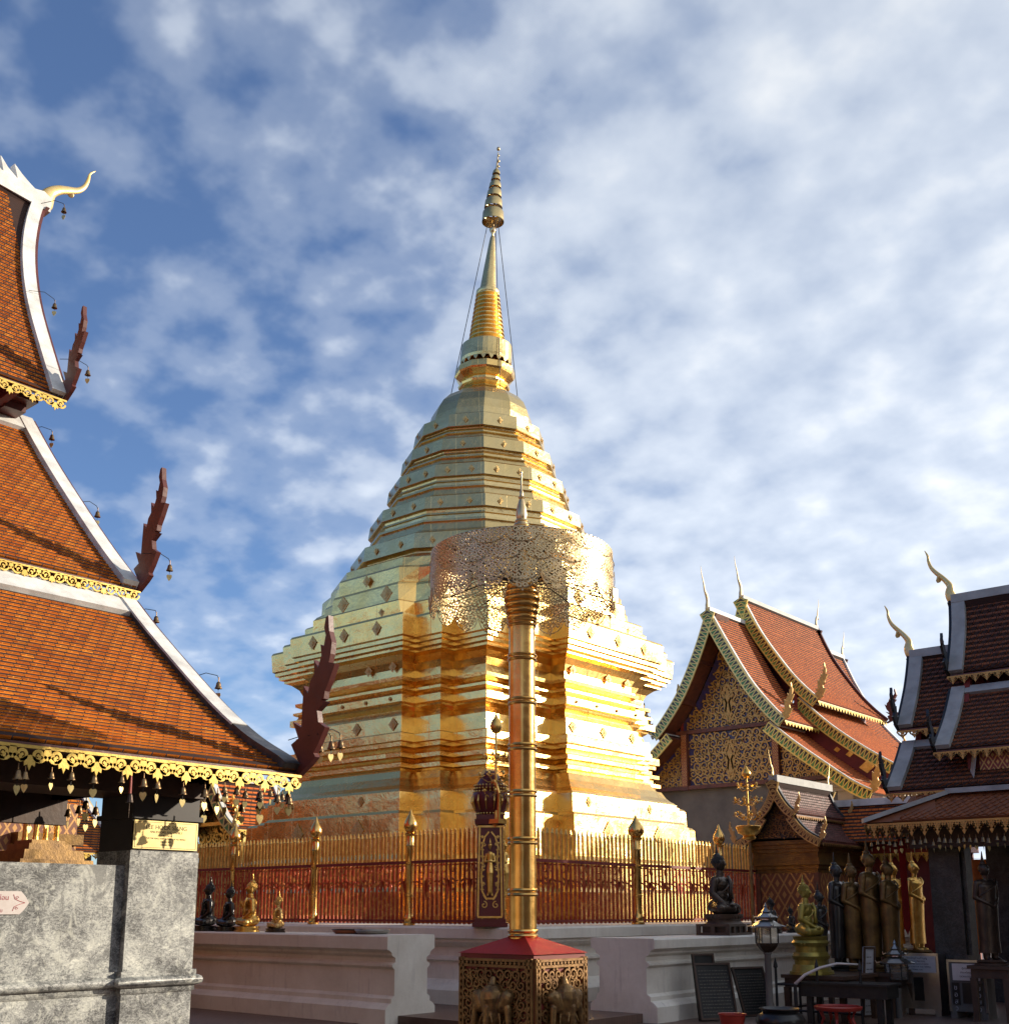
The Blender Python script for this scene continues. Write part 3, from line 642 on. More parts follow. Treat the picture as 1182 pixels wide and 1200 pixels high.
# ---------------------------------------------------------------- roofs
NAGA = [(385,1128),(398,1095),(360,1036),(388,1020),(368,968),(400,988),(405,940),(414,862),(430,888),(440,850),(455,830),(450,788),(468,814),(478,780),(471,745),(484,752),(488,720),(479,695),(483,664),(492,660),(500,710),(514,745),(513,780),(508,805),(532,812),(512,860),(495,890),(490,912),(478,915),(496,922),(462,945),(465,980),(490,998),(465,1045),(450,1070),(458,1082),(440,1100),(415,1120),(400,1132)]
NAGA = [((x-392)*.00400 + .035*math.sin((1128-y)/468*2*PI*1.15)*(1 - (1128-y)/900), (1128-y)*.00337) for x, y in NAGA]        # 1.56 m tall, leaning out
NAGA_FAT = [((x*1.1 + (.16 if y < .5 else .16 - .1*(y-.5))*math.sin(y*5.2)), y) for x, y in NAGA]
def curve(prof, k=6): return catmull(prof, k)
def arclen(C):
    S = [0]
    for p, q in zip(C, C[1:]): S.append(S[-1] + math.hypot(q[0]-p[0], q[1]-p[1]))
    return S
def at(C, S, s):
    for i in range(len(S)-1):
        if s <= S[i+1] or i == len(S)-2:
            t = (s-S[i])/(S[i+1]-S[i]); p = (lerp(C[i][0], C[i+1][0], t), lerp(C[i][1], C[i+1][1], t))
            d = ((C[i+1][0]-C[i][0]), (C[i+1][1]-C[i][1])); l = math.hypot(*d); return p, (-d[1]/l, d[0]/l)
def tile_field(mb, C, ya, yb, W, w, h, kind='rect', lift=.034):
    # C runs from eave up; tiles overlap downwards
    C = C[::-1]; S = arclen(C); tot = S[-1]; nr = int(tot / h)
    for r in range(nr + 1):
        s0 = r*h; off = (w/2 if r % 2 else 0.0) if kind == 'dia' else w*((r*.38) % 1.0)
        sb = s0 - (.55*h if kind == 'dia' else 0); sb = max(sb, 0)
        sm = min(s0 + .5*h, tot); s1 = min(s0 + 1.25*h, tot)
        (p0, n0) = at(C, S, sb); (pm, nm) = at(C, S, sm); (p1, n1) = at(C, S, s1)
        if n0[0] < 0: pass
        y = ya + off - w
        while y < yb:
            y0 = max(y, ya) + w*.045; y1 = min(y + w, yb) - w*.045
            if y1 - y0 > w*.15:
                j = random.uniform(-.004, .005); rn = min(.97, max(.03, random.gauss(.5, .28)))
                def Q(p, n, u, l): return W(p[0]+n[0]*l*-1, u, p[1]+n[1]*-1*l)
                L = -(lift + j)
                if kind == 'rect':
                    vs = [Q(p0, n0, y0, L), Q(p0, n0, y1, L), Q(p1, n1, y1, -.003), Q(p1, n1, y0, -.003), Q(p0, n0, y0, .004), Q(p0, n0, y1, .004)]
                    mb.add(vs, [(0, 1, 2, 3), (4, 5, 1, 0)], 0, None, rn)
                else:
                    ym = (y + y + w)/2; ym = min(max(ym, y0), y1)
                    vs = [Q(p0, n0, ym, L), Q(pm, nm, y1, L*.7), Q(p1, n1, y1, -.003), Q(p1, n1, y0, -.003), Q(pm, nm, y0, L*.7), Q(p0, n0, ym, .004), Q(pm, nm, y1, .004), Q(pm, nm, y0, .004)]
                    mb.add(vs, [(0, 1, 2, 3, 4), (5, 6, 1, 0), (7, 5, 0, 4)], 0, None, rn)
            y += w
def strip(mb, C, ya, yb, lo, hi, W, uvlen=None, mi=0):
    # solid band following C (top->eave); ya,yb may be callables of 0..1 (0 = ridge)
    S = arclen(C); n = len(C); rows = []
    for i in range(n):
        q0 = C[max(i-1, 0)]; q1 = C[min(i+1, n-1)]; dx, dz = q1[0]-q0[0], q1[1]-q0[1]; l = math.hypot(dx, dz)
        nx, nz = -dz/l, dx/l
        if nz < 0: nx, nz = -nx, -nz
        t = S[i]/S[-1]; A = ya(t) if callable(ya) else ya; B = yb(t) if callable(yb) else yb
        rows.append([W(C[i][0]+nx*lo, A, C[i][1]+nz*lo), W(C[i][0]+nx*hi, A, C[i][1]+nz*hi), W(C[i][0]+nx*hi, B, C[i][1]+nz*hi), W(C[i][0]+nx*lo, B, C[i][1]+nz*lo)])
    for i in range(n-1):
        u0, u1 = (S[i]/uvlen, S[i+1]/uvlen) if uvlen else (0, 1)
        vs = rows[i] + rows[i+1]
        mb.add(vs, [(0,1,5,4),(1,2,6,5),(2,3,7,6),(3,0,4,7)], mi, [[(u0,0),(u0,1),(u1,1),(u1,0)],[(u0,1),(u0,.9),(u1,.9),(u1,1)],[(u0,1),(u0,0),(u1,0),(u1,1)],[(u0,0),(u0,.1),(u1,.1),(u1,0)]])
    mb.add(rows[0], [(0,1,2,3)], mi, [[(0,0)]*4]); mb.add(rows[-1], [(3,2,1,0)], mi, [[(0,0)]*4])
def lace(mb, length, W, unit=.34, h=.22, th=.012, style='scroll'):
    # W(u, v, t): u along eave, v downwards from the eave edge
    n = max(1, round(length/unit)); q = length/n; k = h/.22; fr = lambda x, y, t: W(x, -y, t)
    if style == 'scroll':
        mb.add([W(0,0,-th/2),W(length,0,-th/2),W(length,.03*k,-th/2),W(0,.03*k,-th/2),W(0,0,th/2),W(length,0,th/2),W(length,.03*k,th/2),W(0,.03*k,th/2)],[(0,1,2,3),(4,5,6,7),(0,1,5,4),(3,2,6,7)])
        for i in range(n):
            c = i*q
            for s in (-1, 1):
                x = c + q/2 + s*q*.25
                mb.ribbon(spiral(x, -.088*k, q*.205, 1.02, PI/2*0 + (0 if s > 0 else PI), -s, 13, .42), .030*k, th, fr)
                mb.ribbon([(x-s*q*.05, -.085*k), (x+s*q*.03, -.105*k), (x, -.14*k)], .03*k, th, fr)
            cx_ = c + q/2
            mb.poly([(cx_-.075*k,-.118*k),(cx_-.10*k,-.155*k),(cx_-.055*k,-.152*k),(cx_-.05*k,-.195*k),(cx_-.02*k,-.18*k),(cx_,-.235*k),(cx_+.02*k,-.18*k),(cx_+.05*k,-.195*k),(cx_+.055*k,-.152*k),(cx_+.10*k,-.155*k),(cx_+.075*k,-.118*k),(cx_,-.09*k)], th, fr)
            mb.poly([(c-.03*k,-.02*k),(c-.045*k,-.10*k),(c,-.135*k),(c+.045*k,-.10*k),(c+.03*k,-.02*k)] if i else [(0,-.02*k),(0,-.13*k),(.03*k,-.10*k),(.03*k,-.02*k)], th, fr)
    else:   # dense pierced border
        mb.add([W(0,0,0),W(length,0,0),W(length,.035*k,0),W(0,.035*k,0)],[(0,1,2,3)])
        for i in range(n):
            c = i*q + q/2
            for s in (-1, 1):
                mb.ribbon([(c+s*q*.5,-.03*k),(c+s*q*.1,-.15*k)], .032*k, th, fr)
                mb.ribbon(spiral(c+s*q*.24, -.08*k, q*.17, .9, PI/2, s, 8, .5), .026*k, th, fr)
            mb.ribbon([(c, -.02*k), (c, -.1*k)], .03*k, th, fr)
            mb.poly([(c-.05*k,-.13*k),(c,-.22*k),(c+.05*k,-.13*k),(c,-.10*k)], th, fr)
def naga_mesh(fr, sc=1.0, th=.1, fat=False):
    m = MB(); pts = [(x*sc, y*sc) for x, y in (NAGA_FAT if fat else NAGA)]
    m.poly(pts, th, fr)
    return m
CH = [(0.0,-.12,.10),(.05,.0,.145),(.09,.13,.135),(.12,.26,.10),(.20,.40,.082),(.33,.53,.075),(.46,.62,.06),(.58,.75,.045),(.66,.92,.032),(.70,1.08,.022),(.78,1.22,.008)]
def chofa_mesh(W, sc=1.0, path=CH, k=.55):
    # W(out, up, side)
    m = MB(); P = catmull([(x*sc, z*sc, r*sc) for x, z, r in path], 4)
    L = []
    for i, p in enumerate(P):
        a = P[max(i-1,0)]; b = P[min(i+1,len(P)-1)]; dx, dz = b[0]-a[0], b[1]-a[1]; l = math.hypot(dx, dz) or 1; nx, nz = -dz/l, dx/l
        L.append([W(p[0]+nx*p[2]*math.cos(2*PI*j/10), p[1]+nz*p[2]*math.cos(2*PI*j/10), p[2]*k*math.sin(2*PI*j/10)) for j in range(10)])
    m.loops(L)
    kx, kz, kr = P[len(P)//2]
    m.loops([[W(kx + (.02+.07*t)*sc + .05*sc*q*math.cos(2*PI*j/8), kz - .12*t*sc + .05*sc*q*math.sin(2*PI*j/8), .04*sc*q*math.sin(2*PI*j/8 + 1)) for j in range(8)] for t, q in ((-.2,.4),(.3,1.1),(.7,.9),(1.0,.25))])
    return m
def gable_tier(root, W, prof, ya, yb, sides=(1, -1), tile=(.11, .10, 'rect', 'tile_orange'), trim=(.28, 'offwhite'), barge=('maroon', .24, None), ends=(0, 1),
               naga=None, chofa=None, fringe=None, bulge=0.0, flash=True, under='undertile', ridge=None, nagaz=0.0, edgeh=.07, backs=True):
    C = curve(prof); S = arclen(C)
    yA = (lambda t: ya - bulge*(1-t)**3) if 0 in ends else (lambda t: ya)
    yB = (lambda t: yb + bulge*(1-t)**3) if 1 in ends else (lambda t: yb)
    for s in sides:
        Ws = (lambda a, y, z, s=s: W(s*a, y, z))
        m = MB(); tile_field(m, C, ya, yb, Ws, tile[0], tile[1], tile[2]); rt = obj('roof_tiles', m, tile[3], root)
        m = MB(); strip(m, C, yA, yB, -.10, -.012, Ws); obj('roof_deck', m, under, rt)
        for e in ends:
            Y = yA if e == 0 else yB; d = 1 if e == 0 else -1
            m = MB(); strip(m, C, lambda t: Y(t) - d*.01, lambda t: Y(t) + d*trim[0], -.05, edgeh, Ws); obj('edge_trim', m, trim[1], root)
            if barge:
                m = MB(); strip(m, C, lambda t: Y(t) - d*.07, lambda t: Y(t) - d*.012, -barge[1], edgeh - .03, Ws, barge[2] or 1.0); obj('bargeboard', m, barge[0], root)
            if naga and (len(naga) < 4 or e in naga[3]):
                o = C[-1]
                fr = lambda x, y, t, s=s, e=e: Ws(o[0] + x - .02, (ya if e == 0 else yb) - d*.04 + t, o[1] + y - .05*naga[1] - nagaz)
                obj('naga_finial', naga_mesh(fr, naga[1], .065*naga[1]**.5, len(naga) > 4), naga[0], root)
        o = C[-1]
        if fringe:
            m = MB(); ly0 = ya - (.05 if 0 in ends else 0); 
            lace(m, yb + .05 - ly0, lambda u, v, t: Ws(o[0] + .015 + t, ly0 + u, o[1] - .06 - v), fringe[1], fringe[2], .012, fringe[3]); obj('gilt_fringe', m, fringe[0], root)
            m = MB(); p = [Ws(o[0] - .05, ya, o[1] - .09), Ws(o[0] - .005, yb, o[1] - .035)]
            m.box(p[0][0], p[1][0], p[0][1], p[1][1], p[0][2], p[1][2]); obj('eave_fascia', m, 'maroon', root)
        if flash and C[0][0] > .01:
            fl = []; Lf = trim[0]*(2.0 if root.name == 'pavilion' else .75)
            for k in range(4): (p_, n_) = at(C, S, Lf*k/3); fl.append(p_)
            m = MB(); strip(m, fl, yA(0), yB(0), -.02, edgeh - .012, Ws); obj('top_flashing', m, 'offwhite' if trim[1] == 'lead' else trim[1], root)
    if ridge:
        m = MB(); z = C[0][1]; m.box(-.09, .09, ya - bulge, yb + bulge, z - .04, z + .09) if False else None
        p = [W(-.10, yA(0), z - .05), W(.10, yB(0), z + .10)]; m.box(p[0][0], p[1][0], p[0][1], p[1][1], p[0][2], p[1][2]); obj('ridge_cap', m, ridge, root)
    if chofa:
        for e in ends:
            if len(chofa) > 2 and e not in chofa[2]: continue
            d = -1 if e == 0 else 1; y0 = yA(0) if e == 0 else yB(0); z = C[0][1]
            obj('ridge_finial', chofa_mesh(lambda o_, u, s_: W(s_, y0 + d*o_, z + .10 + u), chofa[1], *(chofa[3:4] or [CH])), chofa[0], root, True)
    return C
# ================================================================= left pavilion
LW = lambda a, y, z: (-17.6 + a, y, z)
lp = thing('pavilion', 'near pavilion at left with three-tiered orange tile roof and grey granite wall', 'pavilion', (-17.6, 3, 0))
def LPO(f):
    global COL
    return f
before = set(bpy.data.objects)
p1 = [(0,13.6),(.62,12.3),(1.30,11.05),(1.95,10.0),(2.55,9.02)]
p2 = [(1.57,8.90),(2.35,8.06),(3.32,7.10),(4.21,6.26),(4.90,5.66)]
p3 = [(4.82,5.46),(5.46,4.92),(6.69,3.97),(7.50,3.43),(8.12,3.12),(8.24,3.04)]
T_ = (.150, .098, 'rect', 'tile_orange')
gable_tier(lp, LW, p1, 0.5, 7.62, tile=T_, ends=(1,), trim=(.20,'offwhite'), barge=('maroon',.16,None), naga=('maroon',.88), fringe=('gold_paint',.34,.20,'scroll'), bulge=.62, ridge='offwhite',
           chofa=('chofa', .85, (1,), [(0.0,-.2,.10),(.04,-.05,.17),(.08,.12,.16),(.16,.28,.12),(.32,.42,.10),(.52,.52,.085),(.72,.62,.065),(.86,.78,.05),(.93,.98,.04),(.96,1.14,.025),(1.08,1.28,.008)]))
gable_tier(lp, LW, p2, 0.5, 7.62, tile=T_, ends=(1,), trim=(.20,'offwhite'), barge=('maroon',.16,None), naga=('maroon',1.0), fringe=('gold_paint',.34,.15,'scroll'))
gable_tier(lp, LW, p3, 0.5, 7.62, tile=T_, ends=(1,), trim=(.20,'lead'), barge=('maroon',.16,None), naga=('maroon',1.05), fringe=('gold_paint',.31,.205,'scroll'))
# upper part of the lowest edge trim is pale, weathered; white plates on the ridge end
m = MB()
for k in range(3):
    y = 7.9 - .24*k; m.poly([(0,-.02),(.25,.05),(.05,.16),(-.10,.26),(-.24,.38 + .03*k),(-.16,.12),(-.2,-.02)], .16 - .02*k, lambda x, z, t, y=y: (-17.6 + t, y + x, 13.70 + z))
m.poly([(-.9,-.12),(.34,-.22),(.34,.05),(.2,.12),(.02,.08),(-.3,.12),(-.9,.14)], .22, lambda x, z, t: (-17.6 + t, 8.0 + x, 13.70 + z))
obj('ridge_scroll', m, 'offwhite', lp)
m = MB(); C = curve(p3, 4)[:12]; strip(m, C, 7.62 - .21, 7.612, .05, .078, lambda a, y, z: LW(a, y, z)); obj('edge_trim', m, 'offwhite', lp)
# gable wall, drum walls between tiers
m = MB(); gp = [(0,13.2)] + [(a-.12, z-.15) for a, z in p1[1:]] + [(1.6,8.8)] + [(a-.1, z-.15) for a, z in p2[1:]] + [(4.8,5.4)] + [(a-.1, z-.15) for a, z in p3[1:]] + [(8.1,2.95)]
gp = gp + [(-a, z) for a, z in reversed(gp[1:])]
m.poly(gp, .12, lambda x, z, t: (-17.6 + x, 6.95 + t, z)); obj('gable_wall', m, 'redwall', lp)
for s in (-1, 1):
    m = MB(); m.box(-17.6 + s*1.60, -17.6 + s*1.50, .5, 6.9, 8.6, 9.6); obj('drum_wall', m, 'redwall', lp); m = MB(); m.box(-17.6 + s*4.78, -17.6 + s*4.70, .5, 6.9, 5.2, 5.6); obj('drum_wall', m, 'redwall', lp)
m = MB()
for k in range(3): m.box(-15.75 - .0, -15.2 - .22*k, 6.95, 7.42, 8.66 - .14*k, 8.78 - .14*k) if False else None
m.box(-16.1, -15.35, 7.0, 7.4, 8.92, 9.02); m.box(-16.05, -15.55, 7.0, 7.32, 8.80, 8.92); obj('bracket', m, 'maroon', lp)
m = MB(); m.box(-25.7, -9.5, .5, 7.0, 3.02, 3.08); m.box(-10.95, -10.2, .5, 7.1, 2.74, 3.0)
for k in range(9): m.box(-16, -9.7, .7 + k*.8, .8 + k*.8, 2.94, 3.02)
m.box(-13.2, -13.05, .5, 7.1, 2.6, 3.0)
obj('ceiling', m, 'wood', lp)
def column(y0, y1, nm='column'):
    c = obj(nm, (lambda q: (q.box(-10.90, -10.28, y0, y1, 0, 2.18), q)[1])(MB()), 'granite', lp)
    q = MB(); q.box(-10.89, -10.29, y0 + .01, y1 - .01, 2.18, 2.50); q.box(-10.93, -10.255, y0 - .02, y1 + .02, 2.50, 2.55); q.box(-10.89, -10.29, y0 + .01, y1 - .01, 2.55, 2.80)
    q.box(-10.92, -10.27, y0 - .01, y1 + .01, 2.80, 2.86)
    obj('column_top', q, 'darkcol', c); return c
column(6.30, 7.10); column(.6, 1.4)
m = MB(); m.box(-10.60, -10.36, .0, 6.30, 0, 2.03); obj('wall_panel', m, 'granite', lp)
def stone_mould(x, y0, y1, side):
    m = MB(); P = [(0,.78),(.02,.80),(.02,.845),(.05,.85),(.08,.87),(.085,.90),(.075,.93),(.05,.945),(.03,.95),(.03,1.0),(0,1.0)]
    L = []
    if side: # wraps the pillar's near face too
        for ex, ey in ((x - .5, None), ):
            pass
        L = [[(x - .6, y0 - o_, z) for o_, z in P], [(x + o_, y0 - o_, z) for o_, z in P], [(x + o_, y1 + o_*.9, z) for o_, z in P], [(x - .6, y1 + o_*.9, z) for o_, z in P]]
    else: L = [[(x + o_, y0, z) for o_, z in P], [(x + o_, y1, z) for o_, z in P]]
    m.loops(L, False, False, False); return m
o = stone_mould(-10.278, 6.298, 7.102, True); obj('stone_moulding', o, 'granite', lp, 50)
o = stone_mould(-10.358, 0, 6.24, False); obj('stone_moulding', o, 'granite', lp, 50)
for o in bpy.data.objects:
    if o not in before and o.parent is lp: o.location -= Vector((-17.6, 3, 0))
# plaque and sign
pq = thing('brass_plaque', 'polished gold donor plaque fixed high on the granite pillar', 'plaque', (-10.277, 6.69, 2.2))
m = MB(); m.box(0, .012, -.375, .375, 0, .285); obj('plate', m, simple('mirror_brass', (.90, .74, .36), (.84, .66, .28), .30, .85, 3), pq)
m = MB()
for b in ((-.36,.36,.012,.016),(-.36,.36,.268,.272)): m.box(.012, .0135, b[0], b[1], b[2], b[3])
for b in ((-.36,-.356),(.356,.36)): m.box(.012, .0135, b[0], b[1], .016, .268)
obj('engraved_border', m, 'ink', pq)
FM = lambda y, z: frameM((.0125, y, z), (0, 1, 0), (0, 0, 1))
text('lettering', 'LEE HOCK SIANG', .062, FM(0, .20), 'ink', pq); text('lettering', 'ANCESTORS AND FAMILY', .033, FM(0, .162), 'ink', pq)
for i, (tx, z) in enumerate((('DEDICATED BY', .13), ('FOR THE PEACE AND BLESSING OF ALL BEINGS', .10), ('MARCH 2007', .068), ('CHIANG MAI', .038))): text('lettering', tx, .022, FM(0, z), 'ink', pq)
sg = thing('wall_sign', 'pale pointed-end sign with red Thai writing on the granite wall', 'sign', (-10.357, 4.90, 1.66))
m = MB(); m.poly([(-.5,-.105),(.34,-.105),(.385,-.06),(.425,0),(.385,.06),(.34,.105),(-.5,.105)], .012, lambda x, z, t: (.008 + t, x, z)); obj('plate', m, 'whiteboard', sg)
m = MB(); fr_ = lambda x, z, t: (.0155 + t, x, z)
for s in (-1, 1): m.ribbon([(.27,s*.075),(.285,s*.035),(.33,s*.015),(.385,0)], .005, .002, fr_); m.ribbon(spiral(.305, s*.045, .016, 1, 0, s, 8, .3), .004, .002, fr_)
obj('corner_ornament', m, 'redink', sg)
FS = lambda y, z: frameM((.015, y, z), (0, 1, 0), (0, 0, 1))
text('lettering', 'กรุณาถอดรองเท้าก่อน', .06, FS(.23, .025), 'redink', sg, 'RIGHT'); text('lettering', 'ขึ้นพระธาตุ', .052, FS(.10, -.025), 'redink', sg, 'RIGHT'); text('lettering', 'ขอบคุณ ครับ', .046, FS(.18, -.085), 'redink', sg, 'RIGHT')
# ================================================================= big viharn behind on the right
vh = thing('viharn', 'large far temple hall with carved gold gable and red tiled roofs', 'temple', (-20.25, 35.36, 0))
before = set(bpy.data.objects)
VW = lambda a, y, z: (-20.25 + a, y, z)
q1 = [(0,12.25),(.62,10.95),(1.45,9.45),(2.25,8.42),(2.70,7.98)]
q1b = [(2.05,7.92),(2.85,7.22),(3.85,6.45),(4.9,5.68),(5.6,5.30)]
q2 = [(0,13.24),(.62,11.82),(1.55,10.35),(2.2,9.55),(2.75,9.02)]
q2b = [(1.95,9.15),(3.05,8.08),(4.15,7.22),(5.2,6.52),(5.5,6.36)]
q3 = [(0,12.4),(.62,11.0),(1.45,9.5),(2.25,8.5),(2.70,8.05)]
TF = (.15, .12, 'rect', 'tile_far')
SL = [(0,-.10,.11),(.0,.05,.12),(-.02,.2,.10),(-.0,.35,.09),(.06,.5,.085),(.16,.62,.06),(.2,.8,.05),(.26,1.0,.035),(.36,1.25,.022),(.40,1.55,.008)]
gable_tier(vh, VW, q1, 35.36, 37.95, tile=TF, trim=(.12,'offwhite'), barge=('barge_green',.34,.17), ends=(0,), naga=('gold_carve',.80), fringe=('gold_paint',.25,.16,'x'), bulge=.25, ridge='offwhite', chofa=('chofa_pale', .95, (0,), SL))
gable_tier(vh, VW, q1b, 35.42, 38.05, tile=TF, trim=(.12,'offwhite'), barge=('barge_gold',.34,.17), ends=(0,), naga=('gold_carve',.78), fringe=None)
gable_tier(vh, VW, q2, 37.95, 44.1, tile=TF, trim=(.12,'offwhite'), barge=('barge_gold',.34,.17), ends=(0,), naga=('gold_carve',.85), fringe=('gold_paint',.25,.18,'x'), bulge=.3, ridge='greytrim', chofa=('chofa_pale', .95, (0,), SL))
gable_tier(vh, VW, q2b, 37.99, 43.2, tile=TF, trim=(.12,'offwhite'), barge=('barge_gold',.34,.17), ends=(0,), naga=('gold_carve',.7), fringe=('gold_paint',.25,.18,'x'))
# far ends of the ridge: dark bargeboards and nagas seen in silhouette
C = curve(q2)
for yy, cc, ns in ((44.12, C, .85),):
    for s in (-1, 1):
        m = MB(); strip(m, cc, yy, yy + .10, -.25, .09, lambda a, y, z, s=s: VW(s*a, y, z)); obj('rear_bargeboard', m, 'maroon', vh)
        o_ = cc[-1]; obj('naga_finial', naga_mesh(lambda x, y, t, s=s: VW(s*(o_[0] + x), yy + .05 + t, o_[1] + y - .1), ns, .12, True), 'maroon', vh)
obj('ridge_finial', chofa_mesh(lambda o_, u, s_: VW(s_, 44.15 + o_, 13.3 + u), .85, SL), 'chofa_pale', vh, True)
gable_tier(vh, VW, q3, 44.2, 46.4, tile=TF, trim=(.12,'offwhite'), barge=('maroon',.25,None), ends=(1,), ridge='offwhite', bulge=.2, chofa=('chofa_pale', .75, (1,), SL))
# drums
m = MB()
for s in (-1, 1):
    x = -20.25 + s*2.05
    m = MB(); m.box(x, x - s*.12, 36.35, 37.9, 7.1, 8.7); m.box(x - s*.1, x - s*.22, 37.88, 44.0, 7.4, 9.75); obj('drum_wall', m, 'redwall', vh)
m = MB(); m.poly([(0,12.6),(1.3,10.3),(2.1,9.3),(-2.1,9.3),(-1.3,10.3)], .1, lambda x, z, t: VW(x, 38.9 + t, z)); obj('inner_gable', m, 'redwall', vh)
# red vertical wall of second section above lower roof, with gold diamonds
m = MB(); m.poly([(2.0,7.6),(2.0,8.95),(3.05,7.92),(4.15,7.05),(5.35,6.25),(5.35,5.1)], .1, lambda x, z, t: VW(x, 38.12 + t, z)); obj('side_panel', m, 'redwall', vh); m = MB(); m.poly([(-2.0,7.6),(-2.0,8.95),(-3.05,7.92),(-4.15,7.05),(-5.35,6.25),(-5.35,5.1)], .1, lambda x, z, t: VW(x, 38.12 + t, z)); obj('side_panel', m, 'redwall', vh)
m = MB()
for x, z, r in ((4.35,6.45,.22),(3.75,6.95,.11),(3.3,7.15,.10)): m.poly([(x-r*1.3,z),(x,z+r),(x+r*1.3,z),(x,z-r)], .02, lambda a, c, t: VW(a, 38.05 + t, c))
obj('gold_diamond', m, 'gold', vh)
# soffit: red underside of the deep gable
for s in (-1, 1):
    m = MB(); strip(m, curve(q1), 35.40, 36.35, -.22, -.11, lambda a, y, z, s=s: VW(s*a, y, z))
    strip(m, curve(q1b), 35.44, 36.35, -.22, -.11, lambda a, y, z, s=s: VW(s*a, y, z))
    for t in (.3, .62, .9):
        Cq = curve(q1); p, n_ = at(Cq, arclen(Cq), arclen(Cq)[-1]*t)
        m.box(-20.25 + s*p[0] - .09, -20.25 + s*p[0] + .09, 35.42, 36.35, p[1] - .45, p[1] - .27)
    obj('soffit', m, 'wood_red', vh)
# gable field: blue ground with gilt arabesques in real relief
gf = MB(); gf.poly([(0,11.7),(.55,10.5),(1.3,9.2),(2.1,8.2),(2.1,7.75),(3.9,6.15),(3.9,6.0),(-3.9,6.0),(-3.9,6.15),(-2.1,7.75),(-2.1,8.2),(-1.3,9.2),(-.55,10.5)], .08, lambda x, z, t: VW(x, 36.40 + t, z))
obj('gable_field', gf, 'blue', vh)
def half(z):   # half width available at height z inside the gable
    P = [(6.0,3.75),(6.15,3.7),(7.75,2.0),(8.2,1.95),(9.2,1.15),(10.5,.42),(11.6,.02)]
    for (a, u), (b, w) in zip(P, P[1:]):
        if z <= b: return lerp(u, w, (z-a)/(b-a))
    return 0
def arabesque(mb, x0, x1, z0, z1, fr, lim, R=.26, w=.055, th=.05):
    z = z0 + R*.8; row = 0
    while z < z1:
        x = R*1.15*(.5 if row % 2 else 1.0)
        while x < max(abs(x0), abs(x1)):
            for s in (-1, 1):
                X = s*x
                if x0 + R*.6 < X < x1 - R*.6 and abs(X) + R*.5 < lim(z + R*.4):
                    a = random.uniform(0, 2*PI); q = R*random.uniform(.85, 1.12)
                    mb.ribbon(spiral(X, z, q, 1.35, PI*.5 + (0.8 if row % 2 else 3.6), s, 15, .18), [w*lerp(1.1, .6, i/15) for i in range(16)], th, fr)
                    for k in range(3):
                        b = a + k*2.1; mb.poly([(X+q*.85*math.cos(b), z+q*.85*math.sin(b)), (X+q*1.15*math.cos(b+.25), z+q*1.15*math.sin(b+.25)), (X+q*1.5*math.cos(b), z+q*1.5*math.sin(b)), (X+q*1.1*math.cos(b-.3), z+q*1.1*math.sin(b-.3))], th*.8, fr)
            x += R*1.72
        z += R*1.55; row += 1
ar = MB(); fr = lambda x, z, t: VW(x, 36.33 + t, z)
arabesque(ar, -2.0, 2.0, 8.12, 11.4, fr, half, .165, .05); arabesque(ar, -1.72, 1.72, 6.1, 7.95, fr, lambda z: 9, .17, .05)
arabesque(ar, 1.95, 3.9, 6.0, 7.6, fr, half, .155, .048); arabesque(ar, -3.9, -1.95, 6.0, 7.6, fr, half, .155, .048)
for zc in (9.0, 6.9):   # central stem motif
    for s in (-1, 1): ar.ribbon([(0, zc-.8), (s*.12, zc-.4), (s*.05, zc), (s*.2, zc+.3), (0, zc+.75)], .07, .07, fr)
    ar.poly([(-.14,zc-.3),(0,zc-.55),(.14,zc-.3),(.2,zc),(.08,zc+.3),(0,zc+.6),(-.08,zc+.3),(-.2,zc)], .07, fr)
ar2 = obj('gilt_arabesque', ar, 'gold_carve', vh)
m = MB()
m.box(-20.25-2.2, -20.25+2.2, 36.2, 36.34, 7.98, 8.12); m.box(-20.25-4.0, -20.25+4.0, 36.2, 36.34, 5.92, 6.06)
for x in (-1.85, 1.85): m.box(-20.25+x-.13, -20.25+x+.13, 36.18, 36.36, 5.9, 8.05)
for x in (-3.9,): m.box(-20.25+x-.1, -20.25+x+.1, 36.18, 36.36, 3.4, 6.1)
obj('gable_frame', m, 'wood_red', vh)
for x in (-1.85, 1.85): m = MB(); m.box(-20.25+x-.11, -20.25+x+.11, 36.165, 36.18, 6.05, 7.95); obj('lattice_pilaster', m, 'lattice', vh)
m = MB(); m.box(-24.6, -15.9, 36.45, 44, 0, 5.95); obj('body_wall', m, 'stonegrey', vh)
m = MB(); m.box(-15.86, -15.8, 36.6, 44, 0, 4.6); obj('side_wall', m, 'stonegrey', vh)
m = MB(); m.box(-15.86, -15.79, 36.6, 44, 4.6, 5.5); m.box(-16.3, -15.75, 36.42, 36.5, 4.5, 5.55)
for k, (z, d) in enumerate(((5.5,.10),(5.62,.18),(5.74,.26))): m.box(-17.0, -15.85 + d, 36.40 - d, 44, z, z + .12)
obj('side_cornice', m, 'cream', vh)
# gilt bracket panel and little lower roofs at the hall's right flank
m = MB(); m.box(-15.75, -14.75, 36.8, 36.95, 3.0, 5.1); obj('flank_post', m, 'redwall', vh)
ar = MB(); arabesque(ar, -.9, .9, -.95, .95, lambda x, z, t: (-15.2 + x*.6, 36.76 + t, 4.05 + z), lambda z: 9, .2, .06); obj('gilt_bracket', ar, 'gold', vh)
for o in bpy.data.objects:
    if o not in before and o.parent is vh: o.location -= Vector((-20.25, 35.36, 0))
